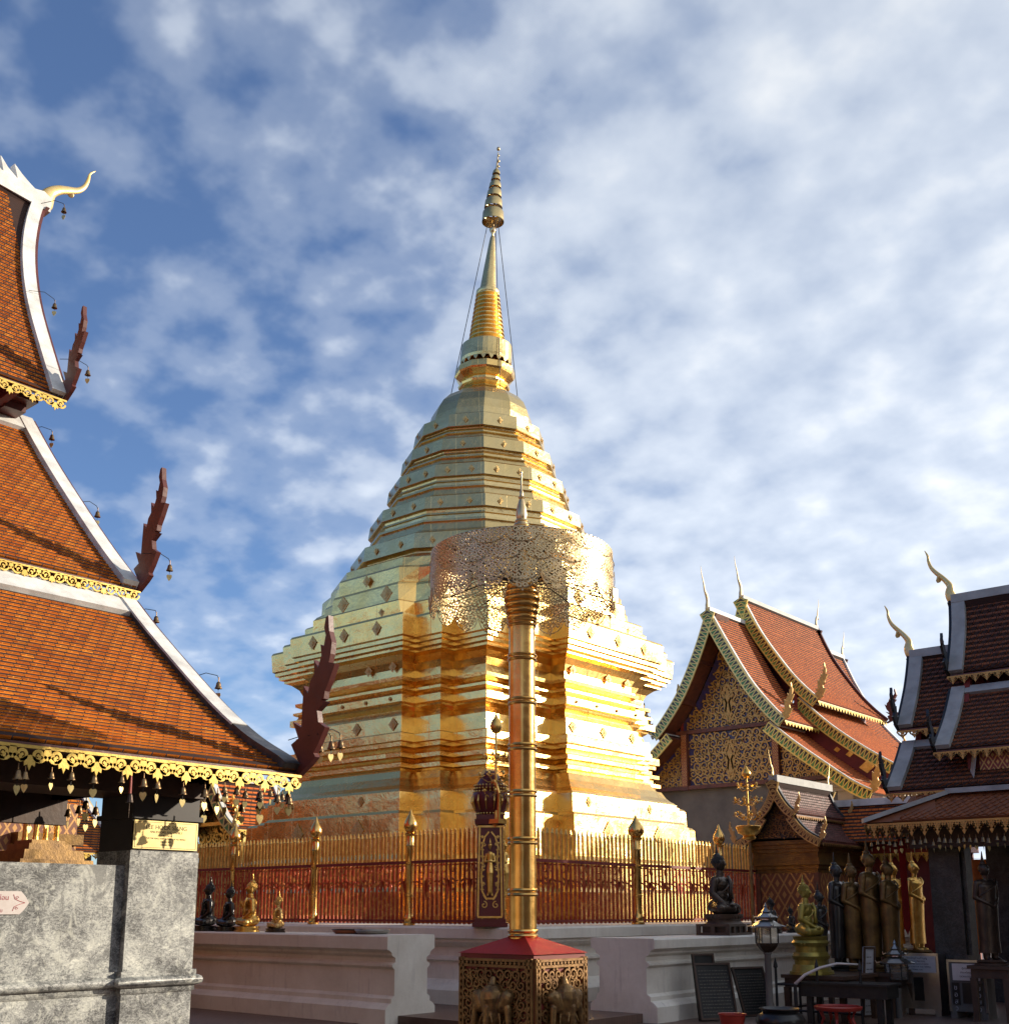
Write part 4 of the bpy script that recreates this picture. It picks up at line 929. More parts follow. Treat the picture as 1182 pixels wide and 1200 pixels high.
# ================================================================= dark pavilion on the right (ridge along x)
rp = thing('pavilion', 'shaded pavilion at far right with brown diamond tile roofs and golden horn finials', 'pavilion', (-6.0, 20.2, 0))
before = set(bpy.data.objects)
RW = lambda a, y, z: (y, 20.2 - a, z)
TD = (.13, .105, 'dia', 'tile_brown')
CHR = [(0.0,-.22,.07),(.02,-.06,.115),(.05,.08,.11),(.04,.24,.075),(.12,.38,.06),(.22,.50,.055),(.33,.62,.05),(.43,.76,.042),(.48,.92,.034),(.49,1.06,.026),(.55,1.2,.008)]
def rsec(prof, x0, ng, fringe=True, ch=False, trimw=.22, x1=-2.0, sides=(1, -1), rb=0.0):
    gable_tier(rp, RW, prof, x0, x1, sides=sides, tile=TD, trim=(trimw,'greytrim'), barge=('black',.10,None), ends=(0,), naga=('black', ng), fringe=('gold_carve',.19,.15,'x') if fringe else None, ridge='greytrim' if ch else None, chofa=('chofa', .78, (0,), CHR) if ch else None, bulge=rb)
rsec([(0,6.12),(.42,5.42),(.94,4.69)], -7.42, .45, ch=True, x1=-6.3, rb=.05)
rsec([(.78,4.42),(1.15,4.0),(1.62,3.55)], -7.42, .42, x1=-5.4)
rsec([(0,7.02),(.26,6.3),(.60,5.60)], -6.6, .45, ch=True, rb=.05)
rsec([(.5,5.32),(.95,4.75),(1.55,4.18)], -6.6, .42)
# skirt roof with a hip at its left end
m = MB(); Cc = [(1.75,3.42),(2.2,3.18),(2.6,2.98)]
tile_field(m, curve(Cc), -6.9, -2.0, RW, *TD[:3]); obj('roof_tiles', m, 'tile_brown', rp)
m = MB(); strip(m, curve(Cc), -7.0, -2.0, -.08, -.012, RW); m.add([(-6.3,18.45,3.40),(-7.45,17.6,2.94),(-7.45,22.8,2.94),(-6.3,21.95,3.40)], [(0,1,2,3)]); m.add([(-6.6,18.4,3.42),(-7.45,17.6,2.95),(-6.3,17.6,2.95)],[(0,1,2)]); obj('roof_deck', m, 'tile_brown', rp)
m = MB()
def rbar(m, p, q, w, h):
    p, q = Vector(p), Vector(q); d = (q - p).normalized(); s_ = d.cross(Vector((0,0,1))).normalized()*w/2; u = Vector((0,0,h))
    m.add([tuple(v) for v in (p-s_, p+s_, q+s_, q-s_, p-s_+u, p+s_+u, q+s_+u, q-s_+u)], [(0,3,2,1),(4,5,6,7),(0,1,5,4),(1,2,6,5),(2,3,7,6),(3,0,4,7)])
rbar(m, (-7.47,17.57,2.95), (-6.35,18.42,3.42), .15, .07); rbar(m, (-6.4,18.40,3.41), (-2.0,18.40,3.41), .16, .08); obj('edge_trim', m, 'greytrim', rp)
m = MB(); lace(m, 5.4, lambda u, v, t: (-7.4 + u, 17.585 - t, 2.93 - v), .2, .22, .012, 'x'); lace(m, 4.6, lambda u, v, t: (-7.46 - t, 17.6 + u, 2.93 - v), .2, .22, .012, 'x'); obj('gilt_fringe', m, 'gold_carve', rp)
m = MB(); m.box(-7.3, -2.0, 17.62, 22.7, 2.84, 2.9); m.box(-6.95, -2.0, 18.1, 18.3, 2.55, 2.84); obj('ceiling', m, 'wood', rp)
m = MB(); m.box(-6.2, -2.0, 18.90, 21.5, 3.3, 4.25); m.box(-6.2, -2.0, 19.85, 20.55, 4.2, 5.35); m.box(-7.1, -6.2, 19.05, 21.3, 3.3, 3.75); m.poly([(0,6.7),(1.0,4.3),(-1.0,4.3)], .1, lambda x, z, t: (-6.35 + t, 20.2 - x, z)); m.poly([(0,5.9),(.85,4.2),(-.85,4.2)], .1, lambda x, z, t: (-7.2 + t, 20.2 - x, z)); obj('drum_wall', m, 'redwall', rp)
m = MB(); m.box(-6.0, -2.0, 18.86, 18.895, 3.45, 4.1); obj('lattice_panel', m, 'lattice', rp)
m = MB(); rbar(m, (-6.15,18.75,3.42), (-6.05,18.84,4.1), .16, .05); obj('edge_trim', m, 'greytrim', rp)
for (x, y) in ((-6.57, 18.75), (-6.62, 21.7), (-3.2, 18.75), (-3.2, 21.7)):
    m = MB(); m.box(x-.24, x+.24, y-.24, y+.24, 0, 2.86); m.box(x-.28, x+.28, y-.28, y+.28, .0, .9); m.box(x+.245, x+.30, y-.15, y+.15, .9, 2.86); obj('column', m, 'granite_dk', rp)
for o in bpy.data.objects:
    if o not in before and o.parent is rp: o.location -= Vector((-6.0, 20.2, 0))
# ================================================================= small shrine
sh = thing('shrine', 'small carved gilt shrine with steep dark red roof at the fence end', 'shrine', (-11.08, 22, 0))
before = set(bpy.data.objects)
SW = lambda a, y, z: (-11.08 + a, y, z)
TS = (.10, .07, 'rect', 'tile_purple')
gable_tier(sh, SW, [(0,4.25),(.12,3.95),(.28,3.70),(.46,3.55)], 21.7, 24.2, tile=TS, trim=(.07,'lead'), barge=('barge_small',.16,.085), ends=(0,1), naga=('barge_small',.27), fringe=('gold_dim',.1,.07,'x'), bulge=.08, ridge='greytrim', chofa=('chofa', .34, (0,1), SL), edgeh=.035)
gable_tier(sh, SW, [(.36,3.52),(.52,3.30),(.72,3.12),(.98,2.98)], 21.72, 24.2, tile=TS, trim=(.07,'lead'), barge=('barge_small',.16,.085), ends=(0,1), naga=('barge_small',.30), fringe=('gold_dim',.1,.07,'x'), edgeh=.035)
m = MB(); m.poly([(0,4.1),(.3,3.62),(.38,3.4),(.72,3.05),(-.72,3.05),(-.38,3.4),(-.3,3.62)], .06, lambda x, z, t: SW(x, 21.95 + t, z)); obj('gable_field', m, 'wood', sh)
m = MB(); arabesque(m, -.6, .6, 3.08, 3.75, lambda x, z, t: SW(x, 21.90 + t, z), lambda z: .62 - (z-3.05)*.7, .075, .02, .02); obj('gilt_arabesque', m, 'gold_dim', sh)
m = MB(); c = (-11.08, 23.0)
for a, b, z0, z1 in ((.86,1.14,2.92,3.0),(.82,1.10,2.84,2.92),(.78,1.06,2.76,2.84),(.74,1.02,2.64,2.76),(.77,1.05,2.56,2.64),(.80,1.08,2.50,2.56),(.74,1.02,2.42,2.50),(.70,.98,2.34,2.42)): m.frustum(c, a, a, z0, z1, b, b)
obj('cornice', m, 'gold_dark', sh)
m = MB(); m.frustum(c, .68, .68, 1.2, 2.34, .96, .96); obj('body', m, 'lattice_big', sh)
m = MB()
for x in (-.66, .66):
    for y in (-.94, .94): m.frustum((c[0]+x, c[1]+y), .05, .05, 1.2, 2.34)
m.frustum(c, .80, .80, 1.05, 1.2, 1.05, 1.05); m.frustum(c, .9, .9, .125, 1.05, 1.15, 1.15); obj('base', m, 'wood_red', sh)
for o in bpy.data.objects:
    if o not in before and o.parent is sh: o.location -= Vector((-11.08, 22, 0))
# ================================================================= buildings behind and beside
def small_hall(name, label, cat, c, W, half, eave, ridge, ya, yb, wall, tile='tile_far', ends=(0, 1), bar='barge_gold', k=1.0, trim='offwhite'):
    root = thing(name, label, cat, (0, 0, 0))
    h = ridge - eave
    P = [(0, ridge), (half*.32, ridge - h*.42), (half*.66, eave + h*.22), (half, eave)]
    gable_tier(root, W, P, ya, yb, tile=(.22, .16, 'rect', tile), trim=(.14, trim), barge=(bar, .25, .3), ends=ends, naga=(bar, .8*k), fringe=('gold_paint', .3, .18, 'x'), ridge=trim, chofa=('chofa', .8*k, ends, SL), edgeh=.06)
    m = MB(); m.poly([(0, ridge-.35), (half*.6, eave+h*.2), (half*.82, eave-.1), (half*.82, .0), (-half*.82, .0), (-half*.82, eave-.1), (-half*.6, eave+h*.2)], (yb-ya) - 1.0, lambda x, z, t: W(x, (ya+yb)/2 + t, z)); obj('wall', m, wall, root)
    return root
small_hall('shading_gallery', 'unseen tiled gallery added behind the right pavilion to shade the right wall', 'gallery', None, lambda a, y, z: (y, 27.2 - a, z), 2.6, 3.6, 6.7, -4.6, 5.0, 'cream')  # added out of view to cast shade on the right wall and plinth
small_hall('hall', 'unseen tiled hall added beyond the right edge to shade the umbrella pedestal', 'hall', None, lambda a, y, z: (5.4 + a, y, z), 3.0, 3.6, 6.4, 16.0, 25.0, 'redwall')  # added out of view to keep the sun off the pedestal
small_hall('added_south_gallery', 'unseen tiled gallery added behind the viewer for reflections and darker shade', 'gallery', None, lambda a, y, z: (y, -10 - a, z), 3.2, 4.0, 8.0, -34.0, 4.0, 'cream')  # added out of view; blocks skylight and reflects in the chedi
small_hall('added_east_hall', 'unseen tiled hall added right of the viewer to darken the shade', 'hall', None, lambda a, y, z: (10.2 + a, y, z), 3.2, 4.0, 8.6, -8.0, 12.5, 'cream')  # added out of view; blocks skylight to deepen the court's shade
wg = small_hall('western_hall', 'far hall with orange tiles glimpsed past the granite pillar at left', 'hall', None, lambda a, y, z: (-35.5 + a, y, z), 6.0, 3.2, 9.0, -4.0, 18.0, 'cream', tile='tile_orange')  # roof height shaped so orange tiles reflect in the lower chedi
# green and gilt gable shrine seen just right of the granite pillar
fs = small_hall('far_shrine', 'small far shrine with green and gilt gable just right of the granite pillar', 'shrine', None, lambda a, y, z: (-28.3 + a, y, z), 1.3, 3.9, 5.4, 19.8, 22.2, 'barge_green', bar='barge_green', k=.5)
m = MB(); m.box(-29.6, -27.1, 19.9, 20.1, 3.1, 3.25); m.box(-29.6, -27.1, 19.9, 20.1, 4.0, 4.1)
arabesque(m, -1.1, 1.1, 3.2, 5.2, lambda x, z, t: (-28.3 + x, 20.2 + t, z), lambda z: 1.2 if z < 4 else 1.2 - (z-4)*.7, .2, .08, .06); obj('gilt_arabesque', m, 'gold', fs)
# carved gilt shrine glimpsed through the left pavilion
ss = thing('shrine', 'little gilt turret shrine on steps seen through the left pavilion', 'shrine', (-17.3, 9.0, 0))
m = MB()
for k, (r, z0, z1) in enumerate(((.9,1.3,1.75),(.75,1.75,2.1),(.62,2.1,2.35),(.5,2.35,2.5),(.36,2.5,2.6),(.28,2.6,2.66))): m.frustum((0,0), r, r*.96, z0, z1)
m.frustum((0,0), 1.0, 1.0, 0, 1.3); obj('stepped_base', m, 'gold_dark', ss)
m = MB()
for x in (-.17,.17):
    for y in (-.17,.17): m.lathe([(.05,2.66),(.04,2.72),(.04,3.0),(.055,3.05)], 8, (x, y))
m.frustum((0,0), .26, .3, 3.05, 3.12); m.frustum((0,0), .2, .04, 3.12, 3.3); m.lathe([(.05,3.3),(.02,3.4),(.04,3.44),(.005,3.6)], 8); obj('turret', m, 'gold', ss)
sw = thing('carved_screen', 'carved red brown lattice screen behind the little turret shrine', 'screen', (-19.6, 9.6, 0))
m = MB(); m.box(-1.2, -1.1, -4.0, 1.9, 0, 3.6); obj('panel', m, 'lattice_big', sw)
m = MB()
for k in range(5): m.box(-1.1, -.95 + .03*k, .6, 1.9, 1.6 + .3*k, 1.8 + .3*k)
obj('carved_ledge', m, 'gold_dark', sw)
# ================================================================= ceremonial umbrella
ux, uy = -6.655, 8.06
MT['gold_relief'] = simple('shaded_gilt_relief', (.34, .20, .07), (.13, .07, .03), .38, .6, 16, (60, .5, .004))  # relief gilt darkened in colour for the shade on the pedestal
MT['filigree_metal'] = simple('gilt_filigree', (.72, .56, .33), (.58, .42, .21), .42, .9, 5)
um = thing('ceremonial_umbrella', 'tall gold ringed pole with pierced filigree umbrella on a square elephant pedestal', 'umbrella', (ux, uy, 0))
m = MB()
segs = [1.40, 1.76, 2.22, 2.65, 3.08, 3.51, 3.93, 4.26]
pr = [(.125, 1.30)]
for z in segs:
    pr += [(.124, z-.045), (.134, z-.042), (.139, z-.03), (.134, z-.018), (.126, z-.012), (.126, z-.006), (.135, z-.002), (.140, z+.01), (.135, z+.022), (.124, z+.026)]
pr += [(.125, 4.27)]
m.lathe(pr, 32); obj('pole', m, 'pole', um, 35)
m = MB(); pr = [(.125, 4.26)]
for k in range(6):
    z = 4.28 + k*.062; r = .142 + .010*min(k, 3) - (.012*(k-3) if k > 3 else 0)
    pr += [(r-.012, z), (r, z+.012), (r+.004, z+.028), (r, z+.044), (r-.012, z+.056)]
pr += [(.10, 4.66), (.09, 4.74), (.07, 4.80), (.03, 5.02)]
m.lathe(pr, 32); obj('capital', m, 'pole', um, 35)
R = .865; nl = 18
def cyl_pt(a, z, bul=0.0, r=R): return ((r+bul)*math.cos(a), (r+bul)*math.sin(a), z)
m = MB(); n = 144; zs = [4.93, 4.90, 4.80, 4.68, 4.58]
L = []
for z, b in zip(zs, (-.012, .0, .012, .014, .010)): L.append([cyl_pt(2*PI*j/n, z, b) for j in range(n)])
low = []
for j in range(n):
    ph = (j*nl/n) % 1.0; d = (4*ph*(1-ph))**.62
    low.append(cyl_pt(2*PI*j/n, 4.50 - .14*d*(1 if True else 0), .014*math.cos(2*PI*ph) ))
mid = [cyl_pt(2*PI*j/n, 4.52, .008) for j in range(n)]
fw = lambda x, z, t: cyl_pt(x/R, z, t + .004)
ncol = 100; cw = 2*PI*R/ncol
rndp = random.Random(11)
for row in range(13):
    z = 4.905 - row*.047
    for k in range(ncol):
        x = (k + (.5 if row % 2 else 0))*cw; ph = (x/(2*PI*R)*nl) % 1.0
        lim = 4.50 - .14*(4*ph*(1-ph))**.62
        if z < lim + .018: continue
        s = 1 if (k + row) % 2 else -1; r_ = .0265*rndp.uniform(.92, 1.08)
        m.ribbon(spiral(x, z, r_, 1.15, rndp.uniform(0, 6.28), s, 9, .28), .0115, .004, fw)
        m.ribbon([(x - cw*.5, z + .004*s), (x - cw*.28, z + .017), (x, z + .0235)], .008, .004, fw)
        m.ribbon([(x + cw*.5, z + .004*s), (x + cw*.28, z - .017), (x, z - .0235)], .008, .004, fw)
obj('canopy_band', m, MT['filigree_metal'], um)
# rim beads and lobe edging
m = MB()
m.tube([cyl_pt(2*PI*j/72, 4.932, -.012) for j in range(73)], .008, 6)
lob = [cyl_pt(2*PI*j/n, low[j % n][2] + .0, .016) for j in range(n+1)]; m.tube(lob, .0055, 5)
low2 = []
for j in range(n+1):
    ph = (j*nl/n) % 1.0; d = (4*ph*(1-ph))**.62
    low2.append(cyl_pt(2*PI*j/n, 4.53 - .10*d, .022))
m.tube(low2, .004, 5)
for z0, dd in ((4.72, .09), (4.86, .07)):
    m.tube([cyl_pt(2*PI*(j + (4 if dd == .09 else 0))/n, z0 - dd*(4*((j*nl/n) % 1.0)*(1-((j*nl/n) % 1.0)))**.62, .018) for j in range(n+1)], .0035, 4)
obj('canopy_rim', m, 'silver', um)
for j in range(nl):   # little pendant at each lobe tip
    m = MB(); a_ = 2*PI*(j+.5)/nl; x_, y_, _ = cyl_pt(a_, 0, 0); m.ellips((x_, y_, 4.345), (.007,.007,.014), 6, 5); obj('pendant', m, 'silver', um)
m = MB(); L = [[cyl_pt(2*PI*j/72, z, 0, r) for j in range(72)] for r, z in ((.855,4.93),(.6,4.99),(.3,5.05),(.04,5.10))]
m.loops(L, True, False, False); obj('canopy_top', m, 'filigree', um, True)
for k in range(12):
    m = MB(); a = 2*PI*k/12 + .1
    m.tube([(.12*math.cos(a), .12*math.sin(a), 4.66), (.5*math.cos(a), .5*math.sin(a), 4.72), (.85*math.cos(a), .85*math.sin(a), 4.66)], .007, 5)
    m.tube([(.13*math.cos(a), .13*math.sin(a), 4.70), (.5*math.cos(a), .5*math.sin(a), 4.86), (.85*math.cos(a), .85*math.sin(a), 4.92)], .006, 5)
    obj('rib', m, 'iron', um)
m = MB(); pr = [(.06,5.02),(.13,5.06)]
for k in range(5): z = 5.08 + k*.045; r = .115 - k*.014; pr += [(r, z), (r+.008, z+.014), (r, z+.03), (r-.012, z+.036)]
pr += [(.05,5.31),(.055,5.34),(.045,5.42),(.030,5.48),(.022,5.50),(.034,5.52),(.018,5.54),(.020,5.58),(.010,5.60),(.009,5.72),(.006,5.76),(.012,5.78),(.002,5.81)]
m.lathe(pr, 20); obj('finial', m, 'silver', um, 40)
# pedestal
hx, hy = .42, .365
pd_ = MB(); pd_.box(-hx, hx, -hy, hy, .02, 1.22); pd = obj('pedestal', pd_, 'redwall', um)
m = MB(); e = .02
m.add([(-hx-e,-hy-e,1.222),(hx+e,-hy-e,1.222),(hx+e,hy+e,1.222),(-hx-e,hy+e,1.222),(0,0,1.40)], [(0,1,4),(1,2,4),(2,3,4),(3,0,4),(0,3,2,1)]); obj('red_roof', m, 'redpaint', pd)
def panel(name, W, hw):
    m = MB(); fr = lambda x, z, t: W(x, z, t)
    for z in (1.17, 1.12, .20, .14): m.box(0,0,0,0,0,0) if False else m.ribbon([(-hw, z), (hw, z)], .022, .03, fr)
    for x in (-hw+.012, -hw+.055, hw-.012, hw-.055): m.ribbon([(x, .1), (x, 1.19)], .016, .03, fr)
    x = -hw + .03
    for k in range(18): # beaded border
        z = .18 + k*.055
        for s in (-1, 1): m.poly([(s*(hw-.034)-.012, z), (s*(hw-.034), z+.02), (s*(hw-.034)+.012, z), (s*(hw-.034), z-.02)], .035, fr)
    for k in range(int(hw*2/.05)):
        xx = -hw + .05 + k*.05; m.poly([(xx-.016, 1.145), (xx, 1.165), (xx+.016, 1.145), (xx, 1.125)], .035, fr)
    arabesque(m, -hw+.05, hw-.05, .2, 1.12, fr, lambda z: 9, .052, .016, .035)
    obj(name, m, 'gold_dim', pd)
panel('gilt_scrollwork', lambda x, z, t: (x, -hy - .012 + t, z), hx)
panel('gilt_scrollwork', lambda x, z, t: (hx + .012 + t, x, z), hy)
def elephant(W, name='elephant_relief'):
    m = MB()
    def cap(p, r0, q, r1): m.capsule(W(*p), r0, W(*q), r1, 10)
    cap((0,.62,.03),.10,(0,.80,.05),.12); cap((0,.74,.10),.06,(0,.84,.09),.075)      # body, centre head
    cap((0,.72,.15),.042,(0,.55,.17),.030); cap((0,.55,.17),.030,(.0,.36,.15),.022); cap((0,.36,.15),.022,(.05,.28,.16),.016)
    for s in (-1, 1):
        cap((s*.03,.70,.15),.012,(s*.075,.60,.18),.008)                                # tusks
        cap((s*.13,.73,.06),.065,(s*.17,.80,.05),.07)                                  # side heads
        cap((s*.19,.72,.08),.034,(s*.215,.52,.09),.024); cap((s*.215,.52,.09),.024,(s*.205,.36,.08),.018); cap((s*.205,.36,.08),.018,(s*.165,.31,.09),.014)
        cap((s*.10,.66,.09),.010,(s*.125,.56,.11),.007)
        cap((s*.07,.50,.04),.055,(s*.075,.26,.04),.045); cap((s*.075,.26,.05),.05,(s*.075,.22,.06),.055)  # legs
        cap((s*.085,.78,.06),.03,(s*.075,.68,.07),.035)                                # ears
    cap((0,.88,.07),.045,(0,.95,.05),.03)
    return remesh(name, m, MT['gold_relief'], pd, .006, 1)
elephant(lambda x, z, t: (x*.95, -hy - t*.75, z + .06)); elephant(lambda x, z, t: (hx + t*.75, x*.95, z + .06))
m = MB(); m.box(-hx-.05, hx+.05, -hy-.05, hy+.05, 0, .08); m.box(-hx-.025, hx+.025, -hy-.025, hy+.025, .08, .12); obj('foot', m, 'gold_dim', pd)
# ================================================================= red and gold gatepost, tree and staff
gp_ = thing('gatepost', 'tapering red gatepost with gilt figure reliefs and a round capital at the fence corner', 'gatepost', (-12.06, 13.80, 1.335), .69); gp_.scale = (.92, .92, .98)
m = MB(); m.frustum((0,0),.30,.30,0,.06); m.frustum((0,0),.27,.27,.06,.12); m.frustum((0,0),.245,.215,.12,1.62); m.frustum((0,0),.26,.27,1.62,1.70); m.frustum((0,0),.24,.24,1.70,1.78)
obj('shaft', m, 'red_dk', gp_)
m = MB(); pr = [(.20,1.78),(.27,1.84),(.31,1.98),(.33,2.08),(.30,2.15),(.26,2.17),(.28,2.20),(.28,2.25),(.24,2.30),(.16,2.42),(.10,2.50),(.02,2.53)]
m.lathe(pr, 24); cpb = obj('capital', m, 'red_dk', gp_, 35)
m = MB()
for z, r in ((1.80,.245),(2.16,.295),(2.21,.29),(2.26,.285)):
    for k in range(28): a = 2*PI*k/28; m.ellips((r*math.cos(a), r*math.sin(a), z), (.016,.016,.02), 6, 4)
for k in range(14):
    a = 2*PI*k/14; c_, s_ = math.cos(a), math.sin(a)
    m.tube([(.285*c_,.285*s_,1.86),(.335*c_,.335*s_,2.0),(.325*c_,.325*s_,2.1)], [.006,.02,.004], 5)
obj('gilt_beading', m, 'gold', cpb)
def gp_panel(W):
    m = MB(); fr = W
    for s in (-1, 1):
        m.ribbon([(s*.205,.16),(s*.18,1.58)], .03, .03, fr)
        for k in range(24): z = .2 + k*.057; x = s*lerp(.205,.18,k/24); m.poly([(x-.02,z),(x,z+.024),(x+.02,z),(x,z-.024)], .045, fr)
        m.ribbon([(s*.05,.42),(s*.13,.55),(s*.15,.8),(s*.12,1.05),(s*.14,1.25),(s*.09,1.42),(s*.02,1.5)], .026, .03, fr)
        for q in range(9): z_ = .55 + q*.105; m.poly([(s*.135,z_),(s*(.10 - .02*(q%2)),z_+.03),(s*.13,z_+.055),(s*.165,z_+.04)], .03, fr)
        m.ribbon(spiral(s*.10,.34,.06,1.1,PI/2,s,12,.2), .016, .03, fr); m.ribbon(spiral(s*.11,1.3,.035,1,0,s,10,.2), .014, .03, fr)
        m.ribbon(spiral(s*.115,.66,.03,1,0,-s,10,.2), .014, .03, fr); m.ribbon(spiral(s*.11,.95,.03,1,PI,s,10,.2), .014, .03, fr)
    m.ribbon([(-.13,.14),(-.13,.03),(.13,.03),(.13,.14)], .012, .03, fr)
    for z in (.15, 1.585): m.ribbon([(-.21,z),(.21,z)], .03, .035, fr)
    pass
    for k in range(9): x = -.2 + .05*k; m.poly([(x-.02,.03),(x,.10),(x+.02,.03)], .03, lambda a_, z, t: fr(a_*1.15, z, t - .03)); m.poly([(x-.02,1.72),(x,1.64),(x+.02,1.72)], .03, lambda a_, z, t: fr(a_*1.2, z, t - .05))
    m.ribbon([(-.11,.50),(-.07,.44),(.07,.44),(.11,.50)], .03, .04, fr)
    obj('gilt_relief', m, 'gold', gp_)
    f = MB()
    def cap(p, r0, q, r1): f.capsule(W(*p), r0, W(*q), r1, 8)
    cap((0,1.02,.02),.05,(0,1.14,.02),.055); cap((0,1.22,.03),.012,(0,1.28,.03),.04); cap((0,1.32,.02),.022,(0,1.40,.01),.006)
    cap((0,.98,.02),.055,(0,.84,.03),.07); cap((0,.84,.03),.065,(0,.55,.02),.05)
    for s in (-1, 1): cap((s*.06,1.14,.02),.022,(s*.09,1.02,.03),.018); cap((s*.09,1.02,.03),.018,(s*.01,1.03,.06),.014); cap((s*.03,.54,.02),.02,(s*.04,.49,.03),.018)
    remesh('guardian_relief', f, 'gold', gp_, .008, 2)
gp_panel(lambda x, z, t: (x, -.247 + (z*.018) - t, z)); gp_panel(lambda x, z, t: (.247 - (z*.018) + t, x, z))
def leaf_tree(name, label, loc, h, stem, levels, mat, bowl, seed, cat='ornament'):
    rnd = random.Random(seed); root = thing(name, label, cat, loc)
    m = MB(); m.tube([(0,0,0),(0,0,h*.82)], [.022*stem,.014*stem], 8)
    m.lathe([(.014*stem,h*.80),(.05*stem,h*.81),(.075*stem,h*.85),(.08*stem,h*.88),(.06*stem,h*.92),(.025*stem,h*.96),(.004,h)], 16); obj('stem', m, mat, root, 45)
    for lv, (z, r, n) in enumerate(levels):
        for k in range(n):
            a = 2*PI*k/n + lv*.5; br = MB(); c_, s_ = math.cos(a), math.sin(a)
            P = [(0,0,z),(r*.5*c_,r*.5*s_,z-.03),(r*c_,r*s_,z+.05),(r*1.02*c_,r*1.02*s_,z+.10)]
            br.tube(P, [.009,.007,.005,.004], 5)
            for q in range(5):
                b = rnd.uniform(0, 2*PI); d = rnd.uniform(.05,.085); p = Vector(P[2 + (q % 2)]) - Vector((c_, s_, 0))*(q*.03)
                t1 = p + Vector((d*math.cos(b), d*math.sin(b), rnd.uniform(-.05,.04))); sd_ = Vector((-math.sin(b), math.cos(b), .3)).normalized()*d*.45
                mid_ = (p + t1)/2; br.add([tuple(p), tuple(mid_+sd_), tuple(t1 + (t1-p)*.3), tuple(mid_-sd_)], [(0,1,2,3)])
            br.ellips(P[3], (.022,.022,.034), 8, 6); obj('branch', br, mat, root)
    if bowl:
        b = MB(); b.lathe([(.05,-.22),(.12,-.2),(.13,-.17),(.1,-.14),(.20,-.08),(.24,0),(.25,.04),(.22,.06),(.18,.03),(.05,.01)], 24); obj('bowl', b, mat, root, 40)
    return root
leaf_tree('golden_tree', 'spiky gilt leaf tree with lotus bud tip beside the red gatepost', (-11.86, 13.70, 3.0), 1.72, 1.25, ((.35,.22,7),(.62,.26,7),(.92,.2,6)), 'gold', False, 3)
m = MB(); m.box(-11.95-.14, -11.95+.14, 13.62-.1, 13.62+.1, 2.93, 3.0); m.box(-11.97, -11.93, 13.6, 13.64, 1.335, 2.95)
sp_ = MB(); sp_.box(-.14,.14,-.1,.1,-.07,0); sp_.box(-.26,.02,-.03,.16,-.12,-.07)
for s in (-1, 1): sp_.ribbon([(s*.10,.0),(s*.11,.4),(s*.05,.55),(0,.62)], .03, .04, lambda x, z, t: (x, -.05 + t, z))
gt = [o for o in bpy.data.objects if o.name.startswith('golden_tree')][0]; obj('stand', sp_, 'gold', gt)
leaf_tree('golden_tree', 'gilt leaf tree in a bowl on a slim pole left of the small shrine', (-10.70, 19.8, 3.12), 1.22, 1.1, ((.2,.24,7),(.48,.26,7),(.76,.2,6)), 'gold', True, 9)
gt = [o for o in bpy.data.objects if o.name.startswith('golden_tree')][-1]; m = MB(); m.lathe([(.05,-1.92),(.03,-1.8),(.03,-.25)], 10); m.box(-.25,.25,-.25,.25,-3.0,-1.92); obj('stand', m, 'gold_dim', gt)
